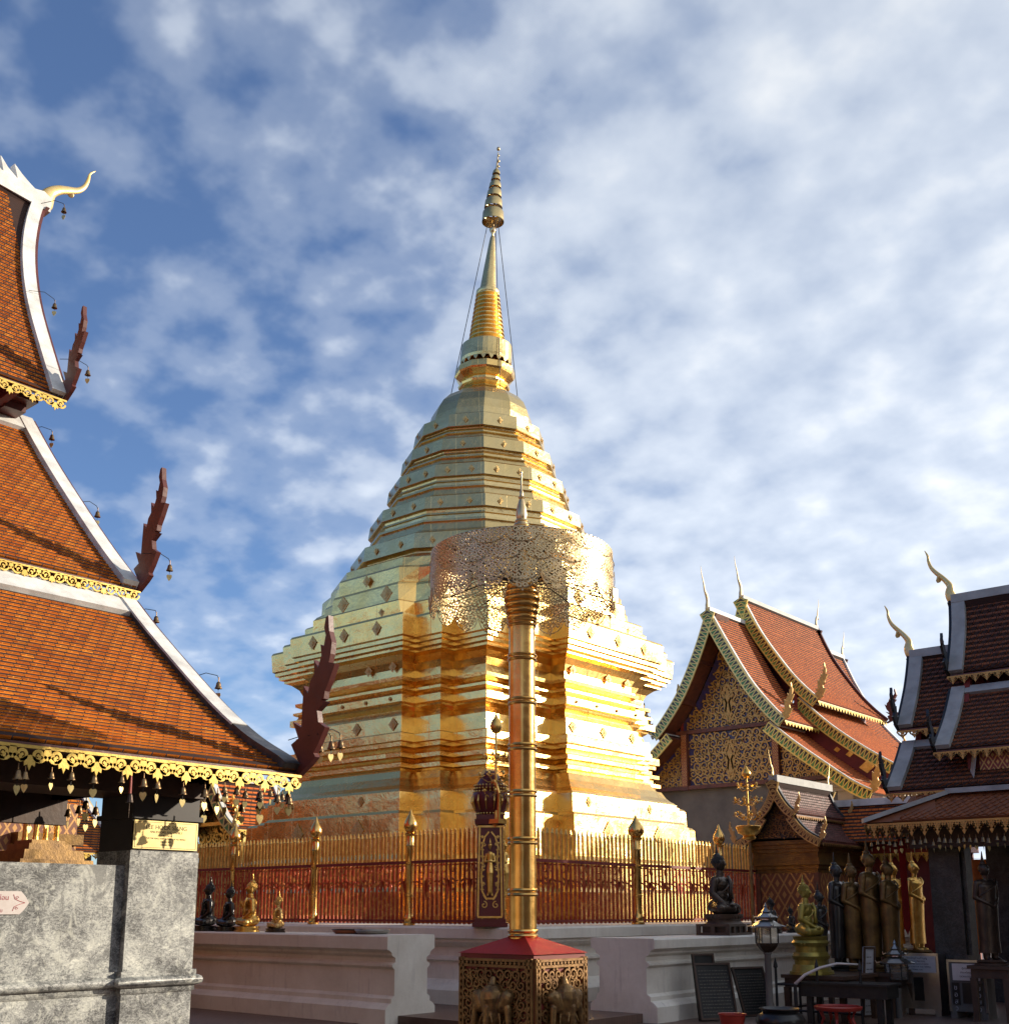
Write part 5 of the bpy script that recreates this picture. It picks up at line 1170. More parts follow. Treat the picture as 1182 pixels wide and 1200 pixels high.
# ================================================================= buddha figures
def seated(name, label, mats, ped='low', gesture='touch', group=None, vox=.0105):
    body, hairm, sash, pedm = mats
    root = thing(name, label, 'statue', (0, 0, 0), 0, group)
    zb = {'low': .10, 'lotus': .30, 'tall': .62, 'none': 0.0}[ped]
    m = MB(); Z = zb
    def cap(p, r0, q, r1): m.capsule((p[0], p[1], p[2]+Z), r0, (q[0], q[1], q[2]+Z), r1, 12)
    m.ellips((-.02,0,.12+Z),(.17,.21,.12)); m.ellips((.0,0,.26+Z),(.115,.145,.15)); m.ellips((-.005,0,.43+Z),(.12,.175,.14)); cap((0,-.12,.49),.075,(0,.12,.49),.075)
    cap((.0,0,.50),.062,(.012,0,.62),.052)
    for s in (-1, 1):
        cap((.0,s*.12,.10),.105,(.13,s*.32,.075),.075); cap((.13,s*.32,.07),.07,(.24,s*.06,.075 + (.03 if s > 0 else 0)),.05)
        m.ellips((.235,-s*.09,.105+Z+(.03 if s > 0 else .0)),(.045,.10,.032))
    if gesture == 'touch':
        cap((0,-.185,.49),.062,(-.015,-.235,.30),.05); cap((-.015,-.235,.30),.048,(.14,-.235,.17),.034); h0 = Vector((.15,-.235,.165+Z)); fd = Vector((.55,0,-.85)); sdv = Vector((0,1,0))
    elif gesture == 'bless':
        cap((0,-.185,.49),.062,(.0,-.25,.32),.05); cap((.0,-.25,.32),.045,(.16,-.22,.40),.034); h0 = Vector((.165,-.22,.41+Z)); fd = Vector((.15,0,1)); sdv = Vector((0,1,0))
    else:
        cap((0,-.185,.49),.062,(-.01,-.24,.29),.05); cap((-.01,-.24,.29),.046,(.17,-.06,.15),.032); h0 = Vector((.17,-.05,.15+Z)); fd = Vector((.1,1,0)); sdv = Vector((.8,0,.2))
    cap((0,.185,.49),.062,(-.01,.24,.29),.05); cap((-.01,.24,.29),.046,(.16,.09,.15),.034)
    def hand(h, fd, sv):
        fd = fd.normalized(); sv = sv.normalized()
        m.capsule(tuple(h), .028, tuple(h + fd*.055), .032, 8)
        for k, l in enumerate((.055,.068,.07,.058)):
            b = h + fd*.06 + sv*(k-1.5)*.019; m.capsule(tuple(b), .0105, tuple(b + fd*l), .008, 6)
        m.capsule(tuple(h + sv*.035), .011, tuple(h + sv*.055 + fd*.045), .009, 6)
    hand(h0, fd, sdv); hand(Vector((.17,.085,.15+Z)), Vector((.1,-1,0)), Vector((.8,0,.2)))
    m.ellips((.015,0,.74+Z),(.092,.080,.108),16,12); m.ellips((.045,0,.69+Z),(.055,.055,.05)); 
    cap((.100,0,.765),.011,(.118,0,.725),.015); cap((.085,-.022,.690),.010,(.085,.022,.690),.010); cap((.08,-.012,.662),.012,(.08,.012,.662),.012)
    for s in (-1, 1):
        cap((.092,s*.020,.775),.009,(.078,s*.052,.772),.008); m.ellips((.082,s*.034,.755+Z),(.016,.020,.010),8,6); cap((.0,s*.083,.77),.014,(.005,s*.080,.665),.013)
    bo = remesh('body', m, body, root, vox, 2)
    h = MB(); h.ellips((-.008,0,.768+Z),(.098,.090,.098),16,12); h.ellips((-.02,0,.865+Z),(.052,.052,.045)); h.capsule((-.02,0,.90+Z),.028,(-.02,0,.97+Z),.012,8); h.capsule((-.02,0,.96+Z),.014,(-.015,0,1.03+Z),.004,8)
    rnd = random.Random(2)
    for k in range(150):
        u = k/150; a = k*2.39996; zq = 1 - u*1.15; r_ = math.sqrt(max(0, 1-zq*zq)); p = (-.008+.098*r_*math.cos(a), .09*r_*math.sin(a), .768+.098*zq+Z)
        if p[0] < .055 or p[2] > .80+Z: h.ellips(p, (.013,.013,.013), 6, 4)
    obj('hair', h, hairm, root, True)
    sh_ = MB(); P = []
    for k in range(13):
        t = k/12; a = lerp(1.25, -1.35, t); P.append((.128*math.cos(a)*1.05, .183*math.sin(a)*lerp(.95, 1.05, t), lerp(.54, .25, t)+Z))
    sh_.tube(P, .013, 6, side=(0,0,1)); sh_.tube([(.095,.13,.56+Z),(.14,.11,.46+Z),(.135,.10,.34+Z),(.15,.09,.22+Z)], [.02,.03,.03,.035], 6, flat=1.6)
    obj('robe_sash', sh_, sash, root, True)
    pb = MB()
    def slab(rx, ry, z0, z1, rx2=None, ry2=None, n=28, e=2.6, cx=.06):
        rx2 = rx2 or rx; ry2 = ry2 or ry; sg_ = lambda v: (1 if v >= 0 else -1)*abs(v)**(2/e)
        pb.loops([[(cx+a*sg_(math.cos(2*PI*j/n)), b*sg_(math.sin(2*PI*j/n)), z) for j in range(n)] for a, b, z in ((rx,ry,z0),(rx2,ry2,z1))])
    if ped == 'low': slab(.24,.40,0,.035); slab(.215,.37,.035,.07); slab(.235,.39,.07,.102)
    elif ped == 'lotus':
        for y in (-.30,-.10,.10,.30):   # pierced block feet
            pass
        pb.box(-.2,.32,-.44,.44,0,.035); pb.box(-.2,.32,-.44,.44,.125,.16)
        for y in (-.42,-.21,0,.21,.42):
            pb.box(-.19,-.15,y-.025,y+.025,.035,.125); pb.box(.27,.31,y-.025,y+.025,.035,.125)
        for x in (-.17,.06,.29):
            for y in (-.42,.42): pb.box(x-.03,x+.03,y-.02,y+.02,.035,.125)
        pb.box(-.13,.25,-.36,.36,.035,.125)
        slab(.235,.40,.16,.20,.20,.36); slab(.20,.36,.20,.235); slab(.22,.385,.235,.303,.235,.40)
    else:
        for rx, ry, z0, z1, r2, y2 in ((.34,.46,0,.05,.33,.45),(.30,.43,.05,.16,.27,.40),(.25,.37,.16,.24,.25,.37),(.27,.39,.24,.30,.29,.41),(.27,.39,.30,.36,.25,.37),(.23,.35,.36,.46,.23,.35),(.25,.38,.46,.52,.28,.41),(.28,.41,.52,.56,.24,.38),(.24,.37,.56,.622,.26,.40)): slab(rx, ry, z0, z1, r2, y2)
    if ped in ('lotus', 'tall'):
        for k in range(26):
            a = 2*PI*k/26; zc = .265 if ped == 'lotus' else .50; pb.ellips((.06+.225*math.cos(a), .39*math.sin(a), zc), (.022,.03,.032), 6, 5)
    if ped != 'none': obj('pedestal', pb, pedm, root, 35)
    return root
S1 = seated('buddha_statue', 'black seated buddha half hidden behind the granite pillar, leftmost of the row', ('black','black','black','black'), 'low', 'rest', 'buddhas on the left wall')
place(S1, (-17.62, 12.0, 1.238), -2.05, .84)
S2 = dup(S1); place(S2, (-16.98, 12.0, 1.238), -2.1, .82, 'second black seated buddha in the row on the left wall')
S3 = dup(S1); place(S3, (-16.38, 12.0, 1.238), -2.0, .74, 'smallest black seated buddha on the left wall, next to the gold one')
S4 = seated('buddha_statue', 'gold seated buddha raising one hand on the left white wall', ('gold','gold','gold','gold'), 'low', 'bless', 'buddhas on the left wall')
place(S4, (-15.80, 12.0, 1.238), -2.1, .84)
S5 = seated('monk_statue', 'little gilt robed seated figure ending the row on the left wall', ('boss','gold','gold','bronze'), 'low', 'rest', 'buddhas on the left wall')
place(S5, (-15.08, 12.0, 1.238), -1.9, .58)
B1 = seated('buddha_statue', 'dark bronze buddha seated on pierced lotus base on top of the right wall', ('bronze','black','bronze','wood'), 'lotus', 'touch', None, .009)
place(B1, (-9.93, 17.25, 1.182), .12, 1.13)
B2 = seated('buddha_statue', 'greenish gilt buddha seated on tall tiered pedestal at right', ('gold_green','gold_green','gold_green','gold_green'), 'tall', 'rest')
place(B2, (-7.90, 16.25, .66), .15, .88)
g1 = dup(S1); place(g1, (-9.9, 19.0, 1.18), .5, .62, 'small black figure on the right wall in front of the shrine, the taller one', 'small black figures on the right wall')
g2 = dup(S1); place(g2, (-9.9, 19.75, 1.18), .3, .46, 'small black figure on the right wall in front of the shrine, the shorter one', 'small black figures on the right wall')
def standing(name, label, mats, group=None, hands='cross'):
    body, robe, pedm = mats
    root = thing(name, label, 'statue', (0,0,0), 0, group); m = MB()
    def cap(p, r0, q, r1): m.capsule(p, r0, q, r1, 12)
    for s in (-1, 1): cap((0,s*.09,.12),.06,(0,s*.085,.50),.085); cap((0,s*.085,.5),.085,(0,s*.07,.90),.11); cap((.0,s*.09,.11),.045,(.11,s*.10,.085),.035)
    m.ellips((0,0,.95),(.125,.17,.14)); m.ellips((0,0,1.12),(.11,.15,.17)); m.ellips((.0,0,1.30),(.115,.185,.14)); cap((0,-.14,1.37),.07,(0,.14,1.37),.07)
    cap((0,0,1.38),.055,(.01,0,1.50),.05); m.ellips((.012,0,1.60),(.088,.076,.108),16,12)
    cap((.098,0,1.625),.010,(.112,0,1.585),.014); cap((.082,-.02,1.553),.009,(.082,.02,1.553),.009); cap((.075,0,1.525),.012,(.075,.01,1.525),.012)
    for s in (-1, 1):
        cap((.088,s*.02,1.635),.008,(.074,s*.05,1.632),.008); cap((0,s*.08,1.63),.012,(.0,s*.078,1.53),.012)
        cap((0,s*.19,1.37),.058,(-.01,s*.235,1.13),.045); cap((-.01,s*.235,1.13),.042,(.13,s*.09,1.03 if hands == 'cross' else 1.18),.032)
        h = Vector((.14,s*.07,1.02 if hands == 'cross' else 1.19)); fd = Vector((.1,-s*.9,-.5 if hands == 'cross' else .2)).normalized(); up = Vector((0,.3,1)).normalized()
        m.capsule(tuple(h), .027, tuple(h+fd*.05), .030, 8)
        for k, l in enumerate((.05,.062,.064,.052)): b = h + fd*.055 + up*(k-1.5)*.018; m.capsule(tuple(b), .010, tuple(b+fd*l), .008, 6)
        m.capsule(tuple(h+up*.035), .011, tuple(h+up*.05+fd*.04), .009, 6)
    remesh('body', m, body, root, .012, 2)
    r = MB(); n = 24   # robe falls from shoulders to shins
    L = []
    for z, rx, ry in ((.20,.125,.215),(.40,.12,.20),(.70,.13,.20),(.95,.145,.205),(1.15,.13,.19),(1.30,.135,.205),(1.36,.13,.20)):
        L.append([((rx + .006*math.sin(6*j))*math.cos(2*PI*j/n), ry*math.sin(2*PI*j/n) + 0, z) for j in range(n)])
    r.loops(L, True, False, True); P = [(.145*math.cos(a), .215*math.sin(a), lerp(1.44, 1.12, t)) for t, a in [(k/10, lerp(1.45, -1.5, k/10)) for k in range(11)]]
    r.tube(P, .014, 6); obj('robe', r, robe, root, True)
    h = MB(); h.ellips((-.01,0,1.628),(.094,.086,.092),16,10); h.ellips((-.02,0,1.715),(.05,.05,.045)); h.capsule((-.02,0,1.74),.03,(-.018,0,1.92),.006,8); obj('hair', h, body, root, True)
    p = MB()
    for r0, z0, r1, z1 in ((.27,0,.27,.03),(.22,.03,.24,.06),(.24,.06,.20,.085)): p.lathe([(r0,z0),(r1,z1)], 24)
    obj('pedestal', p, pedm, root, 35); return root
D_ = standing('buddha_statue', 'tallest of the three shaded gilt standing buddhas, the middle one', ('gold_dark','gold_dark','gold_dark'), 'dim standing buddhas at right')
place(D_, (-7.50, 17.74, .66), -.1, 1.06)
d2 = dup(D_); place(d2, (-7.74, 17.60, .66), -.2, .95, 'left one of the three shaded gilt standing buddhas')
d3 = dup(D_); place(d3, (-7.24, 17.84, .66), 0, .97, 'right one of the three shaded gilt standing buddhas')
K1 = standing('buddha_statue', 'black standing buddha just left of the shaded gilt ones', ('black','black','black'), 'dim standing buddhas at right')
place(K1, (-7.95, 17.50, .66), 0, .96)
k2 = dup(K1); place(k2, (-8.0, 16.95, .60), .1, .74, 'shorter black standing buddha behind the greenish seated one')
k3 = standing('buddha_statue', 'dark bronze standing buddha beyond the thick dark column at far right', ('bronze','bronze','wood')); place(k3, (-5.72, 17.75, .80), -.5, .86)
G1 = standing('buddha_statue', 'gilt standing buddha in shade beyond the pavilion, left of the dark column', ('gold','gold','gold_dark'), 'sunlit buddhas beyond the pavilion'); place(G1, (-8.86, 22.1, .75), -.2, 1.0)
G2 = dup(G1); place(G2, (-8.56, 22.4, .75), -.1, 1.02, 'sunlit bright gold standing buddha beyond the pavilion, closest to the dark column')
G3 = dup(G1); place(G3, (-9.1, 22.3, .75), -.1, .9, 'smaller gilt standing buddha beyond the pavilion, behind the red banner')
def platform(name, label, x0, x1, y0, y1, z, mat, cat='table'):
    root = thing(name, label, cat, ((x0+x1)/2, (y0+y1)/2, 0)); a, b = (x1-x0)/2, (y1-y0)/2
    m = MB(); m.box(-a, a, -b, b, z-.05, z); obj('tabletop', m, mat, root)
    m = MB(); m.box(-a+.04, a-.04, -b+.04, b-.04, z-.18, z-.05); obj('apron', m, mat, root)
    for sx in (-1, 1):
        for sy in (-1, 1): m = MB(); m.frustum((sx*(a-.07), sy*(b-.07)), .035, .045, 0, z-.18); obj('leg', m, mat, root)
    return root
platform('offering_table', 'dark wooden table under the greenish seated buddha', -8.2, -7.2, 15.95, 17.15, .655, 'wood')
platform('statue_stand', 'dark low stand carrying the dim standing buddhas', -8.45, -7.0, 17.2, 18.1, .655, 'wood')
platform('statue_stand', 'stand carrying the sunlit gold standing buddhas beyond the pavilion', -9.3, -7.9, 21.8, 22.8, .745, 'wood_red')
platform('statue_stand', 'dark stand under the bronze standing buddha at far right', -6.0, -5.4, 17.5, 18.05, .795, 'wood')
# ================================================================= bells
BELL_GROUP = 'wind bells under the left eave'
def bell(label, group, brass='brass', leaf='leaf'):
    root = thing('wind_bell', label, 'bell', (0,0,0), 0, group)
    m = MB(); m.lathe([(.004,.05),(.006,0),(.016,-.004),(.024,-.018),(.028,-.04),(.032,-.058),(.040,-.072),(.041,-.078),(.034,-.074),(.022,-.03),(.002,-.02)], 14); obj('bell_body', m, brass, root, 50)
    m = MB(); m.tube([(0,0,-.02),(0,0,-.13)], .0022, 5); m.ellips((0,0,-.085),(.008,.008,.010),6,5); obj('clapper', m, 'iron', root)
    m = MB(); H_ = [(0,-.13),(.018,-.122),(.030,-.135),(.030,-.155),(.018,-.18),(0,-.205),(-.018,-.18),(-.030,-.155),(-.030,-.135),(-.018,-.122)]
    m.poly(H_, .003, lambda x, z, t: (t, x, z)); obj('leaf_plate', m, leaf, root); return root
b0 = bell('small brass bell with heart leaf plate hanging in the row under the near gilt fringe', BELL_GROUP)
rb = random.Random(5); first = True
for y in [4.62,4.68,4.91,5.11,5.34,5.59,5.82,5.98,6.26,6.51,6.71,6.89,7.0,7.15,7.28,7.37,7.45,7.55]:
    o = b0 if first else dup(b0); first = False
    place(o, (-9.36 + rb.uniform(-.03,.03), y, 2.80 - rb.uniform(0,.05)), rb.uniform(-.8,.5), rb.uniform(.75,1.1))
for k in range(16):
    o = dup(b0); place(o, (-9.55 - .2*k + rb.uniform(-.05,.05), 7.62 + rb.uniform(-.2,.03), 2.86 - rb.uniform(.0,.16)), rb.uniform(-1.8,.2), rb.uniform(.9,1.4), 'small brass bell hanging in the crowded bunch under the gable end of the near roof', 'bells under the near gable end')
for k in range(12):
    o = dup(b0); place(o, (-11.6 - .25*k, 7.2 + rb.uniform(-.4,.2), 2.90 - rb.uniform(0,.14)), rb.uniform(-1,1), rb.uniform(.9,1.3), 'dim bell inside the left pavilion, seen above the granite wall', 'bells inside the left pavilion')
for k in range(24):
    o = dup(b0); place(o, (-7.35 + .095*k + rb.uniform(-.02,.02), 17.60, 2.68 - rb.uniform(0,.06)), rb.uniform(-.8,.8), rb.uniform(.75,1.05), 'tiny bell in the row under the lowest fringe of the shaded right pavilion', 'bells under the right pavilion fringe')
bw = [((-16.21,12.75),(-16.08,12.90),'bell on a wire below the topmost horn finial'),((-16.24,11.05),(-15.97,11.2),'bell on a wire beside the top roof edge'),((-15.01,9.49),(-14.75,9.62),'bell on a wire right of the topmost maroon naga'),((-15.95,8.72),(-15.8,8.84),'bell on a wire just below the topmost eave corner'),((-14.41,7.11),(-14.25,7.25),'bell on a wire halfway down the middle roof edge'),((-12.49,5.93),(-12.2,6.08),'bell on a wire right of the middle maroon naga'),((-12.73,5.28),(-12.6,5.42),'bell on a wire at the top corner of the lowest roof'),((-11.29,4.22),(-11.15,4.38),'bell on a wire halfway down the lowest roof edge'),((-9.39,3.29),(-9.3,3.42),'first of the bells bunched beside the lowest maroon naga'),((-9.21,3.30),(-9.15,3.43),'second of the bells bunched beside the lowest maroon naga'),((-9.06,3.30),(-9.0,3.44),'bell farthest right in the bunch beside the lowest maroon naga')]
for (x, z), (ax, az), lb in bw:
    o = dup(b0); place(o, (x, 7.95, z + .06), rb.uniform(-1.5,0), 1.1, lb, 'bells on wires along the left roof edge')
    m = MB(); m.tube([(ax - x + .12*0, -.30, .02), ((ax-x)*.5, -.12, .09), (0, -.02, .07), (0,0,.03)], .0045, 5); w = obj('wire', m, 'wire', o)
    w.scale = (1,1,1)
tn = thing('tassel', 'thin red tassel with a bell hanging from the near gilt fringe', 'tassel', (-9.37, 5.70, 2.84)); m = MB(); m.tube([(0,0,.02),(0,0,-.1),(0,0,-.2)], [.006,.013,.015], 6); obj('cord', m, 'red', tn); m = MB(); m.lathe([(.004,-.18),(.02,-.21),(.03,-.26),(.035,-.28),(.002,-.26)], 10); m.tube([(0,0,-.28),(0,0,-.42)], .003, 5); obj('bell_body', m, 'bronze', tn)
# ================================================================= small furniture
def tray(label, x, mat, rim):
    root = thing('tray', label, 'tray', (x, 12.0, 1.238)); m = MB(); m.lathe([(.20,0),(.24,.02),(.26,.055),(.265,.06),(.25,.058),(.22,.03),(.02,.022)], 28); obj('pan', m, mat, root, 40)
    m = MB(); m.tube([(.262*math.cos(a), .262*math.sin(a), .06) for a in [2*PI*k/30 for k in range(31)]], .008, 5); obj('rim', m, rim, root); return root
tray('round copper tray on the end of the left white wall', -13.35, simple('copper', (.45,.16,.07), (.3,.1,.05), .35, .8, 6), 'bronze'); tray('pale tin tray nearest the end of the left white wall', -12.83, 'steel', 'steel')
def lantern(label, loc, H=1.65, group=None):
    root = thing('garden_lantern', label, 'lantern', loc, .3, group)
    m = MB(); m.lathe([(.14,0),(.15,.04),(.10,.08),(.06,.14),(.052,.2),(.048,.95),(.06,.97),(.05,1.0)], 12); obj('post', m, 'stonegrey', root, 40)
    m = MB(); m.lathe([(.05,.98),(.10,1.02),(.15,1.08),(.16,1.12)], 6); obj('cup', m, 'bronze', root)
    for k in range(6):
        a = 2*PI*k/6; m = MB(); m.tube([(.16*math.cos(a),.16*math.sin(a),1.11),(.165*math.cos(a),.165*math.sin(a),1.36)], .010, 5); obj('glazing_bar', m, 'iron', root)
    m = MB(); m.lathe([(.150,1.11),(.152,1.35)], 6, cap=False); obj('glass_pane', m, 'glass', root)
    m = MB(); m.lathe([(.23,1.34),(.235,1.36),(.15,1.42),(.09,1.45),(.085,1.48),(.14,1.475),(.145,1.49),(.08,1.54),(.05,1.56),(.075,1.565),(.04,1.60),(.02,1.63),(.03,1.645),(.002,1.70)], 6); 
    for k in range(6):
        a = 2*PI*k/6
        for r, z in ((.24,1.36),(.15,1.49)): m.tube([(r*.9*math.cos(a), r*.9*math.sin(a), z+.01),(r*1.15*math.cos(a), r*1.15*math.sin(a), z-.005),(r*1.25*math.cos(a), r*1.25*math.sin(a), z+.03)], [.014,.01,.004], 5)
    obj('tiered_roof', m, 'steel', root); return root
lantern('tiered-roof garden lantern on a grey post before the right white wall', (-8.12, 15.42, 0)); l2 = lantern('shorter dark lantern between the leaning sign and the donation boxes', (-7.0, 17.35, -.55)); 
def board(label, loc, rz, w, h, lean, mat='iron', lines=14):
    root = thing('notice_board', label, 'board', loc, rz); R_ = Matrix.Rotation(lean, 4, 'Y')
    m = MB(); m.T = R_; m.box(-.012,.012,-w/2,w/2,0,h); obj('panel', m, mat, root)
    m = MB(); m.T = R_
    for a, b, c_, d in ((-w/2,w/2,0,.03),(-w/2,w/2,h-.03,h),(-w/2,-w/2+.03,.03,h-.03),(w/2-.03,w/2,.03,h-.03)): m.box(.012,.03,a,b,c_,d)
    obj('frame', m, 'wood', root)
    m = MB(); m.T = R_; rr_ = random.Random(w*100)
    for k in range(lines):
        z = .07 + (h-.14)*k/lines; y = -w/2 + .06
        while y < w/2 - .08:
            l = rr_.uniform(.02,.06); m.box(.012,.0145,y,min(y+l,w/2-.05),z,z+.012); y += l + .012
    obj('lettering', m, simple('dull_lettering', (.10,.09,.07), None, .5), root); return root
board('black notice board in a frame leaning on the right white wall, nearest the opening', (-8.80, 15.15, 0.02), -.55, .60, .82, -.25)
board('taller narrow black board behind the nearest leaning notice board', (-9.0, 15.22, 0.0), -.45, .38, .96, -.16, lines=0)
board('tilted black notice board with small lettering behind the grey lantern post', (-8.62, 16.05, 0.02), -.4, .60, .76, -.38)
o = board('pale narrow sign board leaning left of the donation boxes', (-7.45, 17.25, 0.0), -.5, .22, 1.05, .12, 'paper', 10)
bk = thing('bucket', 'red plastic bucket with wire handle on the paving below the lantern', 'bucket', (-7.68, 13.55, 0)); m = MB(); m.lathe([(.12,0),(.17,.26),(.185,.265),(.185,.28),(.165,.275),(.115,.02),(.01,.015)], 20); obj('pail', m, 'bucket', bk, 40); m = MB(); m.tube([(.175*math.cos(a), .02+.05*math.sin(a), .27-.17*math.sin(a)) for a in [PI*k/12 for k in range(13)]], .004, 5); obj('handle', m, 'steel', bk)
ur = thing('urn', 'squat dark glazed water urn beside the red bucket', 'urn', (-7.22, 13.98, 0)); m = MB(); m.lathe([(.16,0),(.22,.05),(.31,.14),(.32,.20),(.28,.27),(.22,.30),(.25,.33),(.265,.34),(.25,.345),(.20,.31),(.02,.22)], 28); obj('pot', m, 'black', ur, 40); m = MB(); m.tube([(.26*math.cos(a),.26*math.sin(a),.34) for a in [2*PI*k/30 for k in range(31)]], .008, 5); obj('rim', m, 'bronze', ur)
rt = thing('red_table', 'small round red lacquered offering table on carved legs at right', 'table', (-7.05, 15.35, 0)); m = MB(); m.lathe([(.30,.24),(.32,.26),(.325,.29),(.30,.30),(.29,.28),(.02,.275)], 28); obj('tabletop', m, 'bucket', rt, 40)
for k in range(5): a = 2*PI*k/5; m = MB(); m.tube([(.24*math.cos(a),.24*math.sin(a),.25),(.20*math.cos(a),.20*math.sin(a),.13),(.26*math.cos(a),.26*math.sin(a),.0)], [.03,.022,.02], 7); obj('leg', m, 'bucket', rt)
m = MB(); m.tube([(.23*math.cos(a),.23*math.sin(a),.02) for a in [2*PI*k/24 for k in range(25)]], .014, 6); obj('base_ring', m, 'bucket', rt)
rl = thing('iron_railing', 'low black iron railing with spear posts before the greenish buddha', 'railing', (-8.2, 15.8, 0)); 
for p, q in (((.0,0),(.0,1.5)),((.0,0),(1.3,.0))):
    for z in (.52,.16): m = MB(); m.tube([(p[0],p[1],z),(q[0],q[1],z)], .018, 6); obj('rail', m, 'iron', rl)
for x, y in ((0,0),(0,.75),(0,1.5),(.65,0),(1.3,0)): m = MB(); m.lathe([(.02,0),(.02,.75),(.035,.77),(.03,.8),(.004,.9)], 8, (x, y)); obj('post', m, 'iron', rl)
sh2 = thing('incense_trough', 'dark stone trough on legs behind the urn', 'trough', (-7.15, 15.95, 0), .1); m = MB(); m.box(-.62,.62,-.28,.28,.38,.55); m.box(-.66,.66,-.32,.32,.55,.58); obj('basin', m, 'iron', sh2)
for x in (-.5,.5):
    for y in (-.2,.2): m = MB(); m.frustum((x,y),.04,.04,0,.38); obj('leg', m, 'iron', sh2)
tk = thing('curved_pole', 'pale curved tusk-like pole arching over the dark trough', 'pole', (-7.75, 15.5, .55)); m = MB(); m.tube([(0,0,0),(.12,.08,.13),(.3,.2,.23),(.5,.33,.29),(.75,.5,.28)], [.024,.022,.02,.017,.012], 8); tag(tk); obj('shaft', m, 'whiteboard', tk, True)
m = MB(); m.lathe([(.03,-.55),(.025,0)], 8); obj('foot', m, 'iron', tk)
def donation(label, loc, w, h, rz, mat, texts):
    root = thing('donation_box', label, 'donation box', loc, rz); d = .42
    m = MB(); m.box(-w/2, w/2, 0, d, .10, h); m.box(-w/2, -w/2+.09, 0, d, 0, .10); m.box(w/2-.09, w/2, 0, d, 0, .10); obj('cabinet', m, mat, root)
    m = MB()
    for a in ((-w/2-.01,-w/2+.02,.1,h),(w/2-.02,w/2+.01,.1,h)): m.box(a[0],a[1],-.012,.01,a[2],a[3])
    m.box(-w/2-.01,w/2+.01,-.012,.01,h-.02,h+.015); obj('edge_frame', m, 'steel', root)
    m = MB(); m.box(-.075,.075,-.006,.004,.22,h*.62); obj('slot_panel', m, 'black', root)
    texts(root, w, h); return root
def t1(root, w, h):
    m = MB(); m.box(-w/2+.03, w/2-.03, -.014, -.002, h*.70, h-.03); obj('label_plate', m, 'paper', root)
    for k, (s, tx) in enumerate(((.045,'ขอเชิญร่วมทำบุญ'),(.034,'บูรณะองค์พระธาตุ'),(.034,'ค่าน้ำ ค่าไฟ และค่าบำรุงวัด'),(.030,'DONATION FOR THE TEMPLE'),(.028,'THANK YOU'))): text('lettering', tx, s, frameM((0,-.0155,h-.075-.042*k),(1,0,0),(0,0,1)), 'ink', root)
def t2(root, w, h):
    m = MB(); m.box(-w/2+.07, w/2-.07, -.02, -.006, h*.66, h-.04); obj('label_plate', m, 'whiteboard', root)
    for k, tx in enumerate(('ตู้บริจาค','ชำระหนี้สงฆ์','DONATION')): text('lettering', tx, .035, frameM((0,-.0215,h-.12-.06*k),(1,0,0),(0,0,1)), 'ink', root)
    for s in (-1, 1):
        m = MB(); m.box(s*(w/2-.10)-.055, s*(w/2-.10)+.055, -.012, -.002, .2, h*.62); obj('side_panel', m, 'black', root)
        for k, tx in enumerate(('ข','อ','ส','ว')): text('lettering', tx, .10, frameM((s*(w/2-.10),-.014,h*.62-.105-.10*k),(1,0,0),(0,0,1)), 'paper', root)
donation('steel donation box with a printed plate across its top, left one of the two', (-6.92, 18.0, 0), .62, .92, .08, 'steel', t1)
donation('lower grey donation box with white plate and vertical Thai letters, right one', (-6.15, 17.9, 0), .54, .84, .02, 'stonegrey', t2)
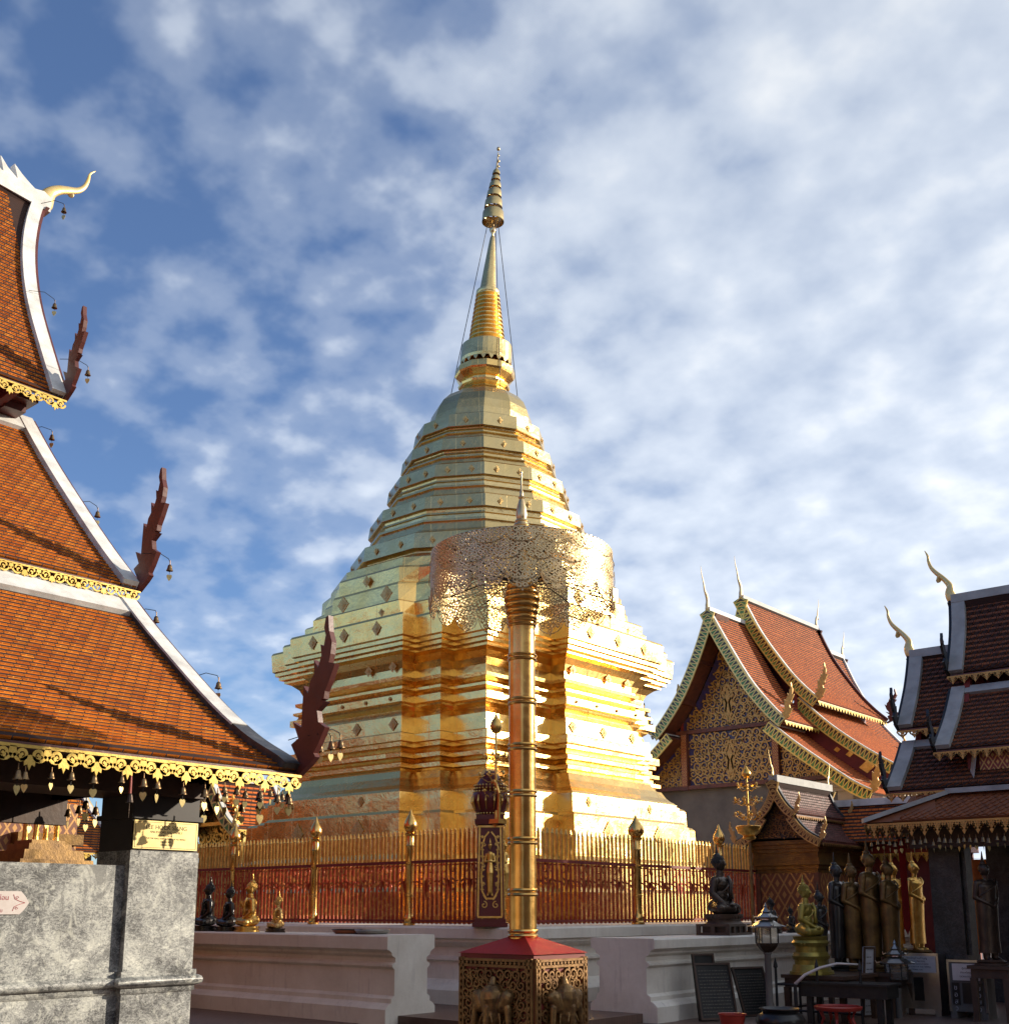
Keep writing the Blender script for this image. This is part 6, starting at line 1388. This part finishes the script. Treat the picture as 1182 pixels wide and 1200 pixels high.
rbn = thing('hanging_banner', 'narrow red pointed banner hanging at the corner of the right pavilion', 'banner', (-7.33, 18.75, 2.75)); m = MB(); m.poly([(-.055,0),(.055,0),(.055,-1.42),(0,-1.56),(-.055,-1.42)], .012, lambda x, z, t: (x*.8, x*.6 + t, z)); obj('cloth', m, 'redpaint', rbn); m = MB(); m.box(-.07,.07,-.05,.05,0,.03); obj('rod', m, 'iron', rbn)
oc = thing('draped_cloth', 'orange cloth draped on a frame seen right of the dark column', 'cloth', (-7.0, 21.7, 0)); m = MB()
L = []
for k in range(9):
    z = .9 + 1.6*k/8; L.append([(-.28 + .07*j, .03*math.sin(j*1.7 + k*.3), z) for j in range(9)] + [(-.28 + .07*j, .02 + .03*math.sin(j*1.7 + k*.3), z) for j in reversed(range(9))])
m.loops(L); obj('cloth', m, 'cloth_orange', oc, 60); m = MB(); m.tube([(-.3,0,0),(-.3,0,2.52),(.3,0,2.52),(.3,0,0)], .02, 6); obj('frame', m, 'iron', oc)
# drainage: everything above uses absolute roof coordinates; hills close the horizon
hl = MB(); n = 64; L = []
for r, z in ((220, -1), (240, 3), (300, 9), (380, 12), (398, -2)): L.append([(r*math.cos(2*PI*j/n), r*math.sin(2*PI*j/n), z*(1 + .5*math.sin(j*1.3) + .3*math.sin(j*2.9)) if z > 0 else z) for j in range(n)])
hl.loops(L, True, False, False); tag(obj('hills', hl, 'earth'), kind='structure')

cn = thing('statue_canopy', 'red canopy with gold fringe behind the sunlit standing buddhas', 'canopy', (-9.6, 24.5, 0))
m = MB(); m.box(-1.5, 1.5, 0, .08, 0, 2.75); obj('back_panel', m, 'redwall', cn)
m = MB(); m.box(-1.6, 1.6, -.35, .12, 2.75, 3.0); obj('beam', m, 'red', cn)
m = MB(); lace(m, 3.1, lambda u, v, t: (-1.55 + u, -.37 + t, 2.78 - v), .2, .2, .012, 'x'); obj('gilt_fringe', m, 'gold_paint', cn)
for x in (-1.5, 1.5): m = MB(); m.frustum((x, -.3), .05, .05, 0, 2.75); obj('post', m, 'red', cn)
P = [(0,3.9),(.5,3.4),(.95,3.02)]
gable_tier(cn, lambda a, y, z: (y, -.1 - a, z), P, -1.7, 1.7, tile=(.15,.12,'rect','tile_far'), trim=(.08,'offwhite'), barge=('barge_gold',.14,.12), ends=(0,1), ridge='offwhite', edgeh=.05)
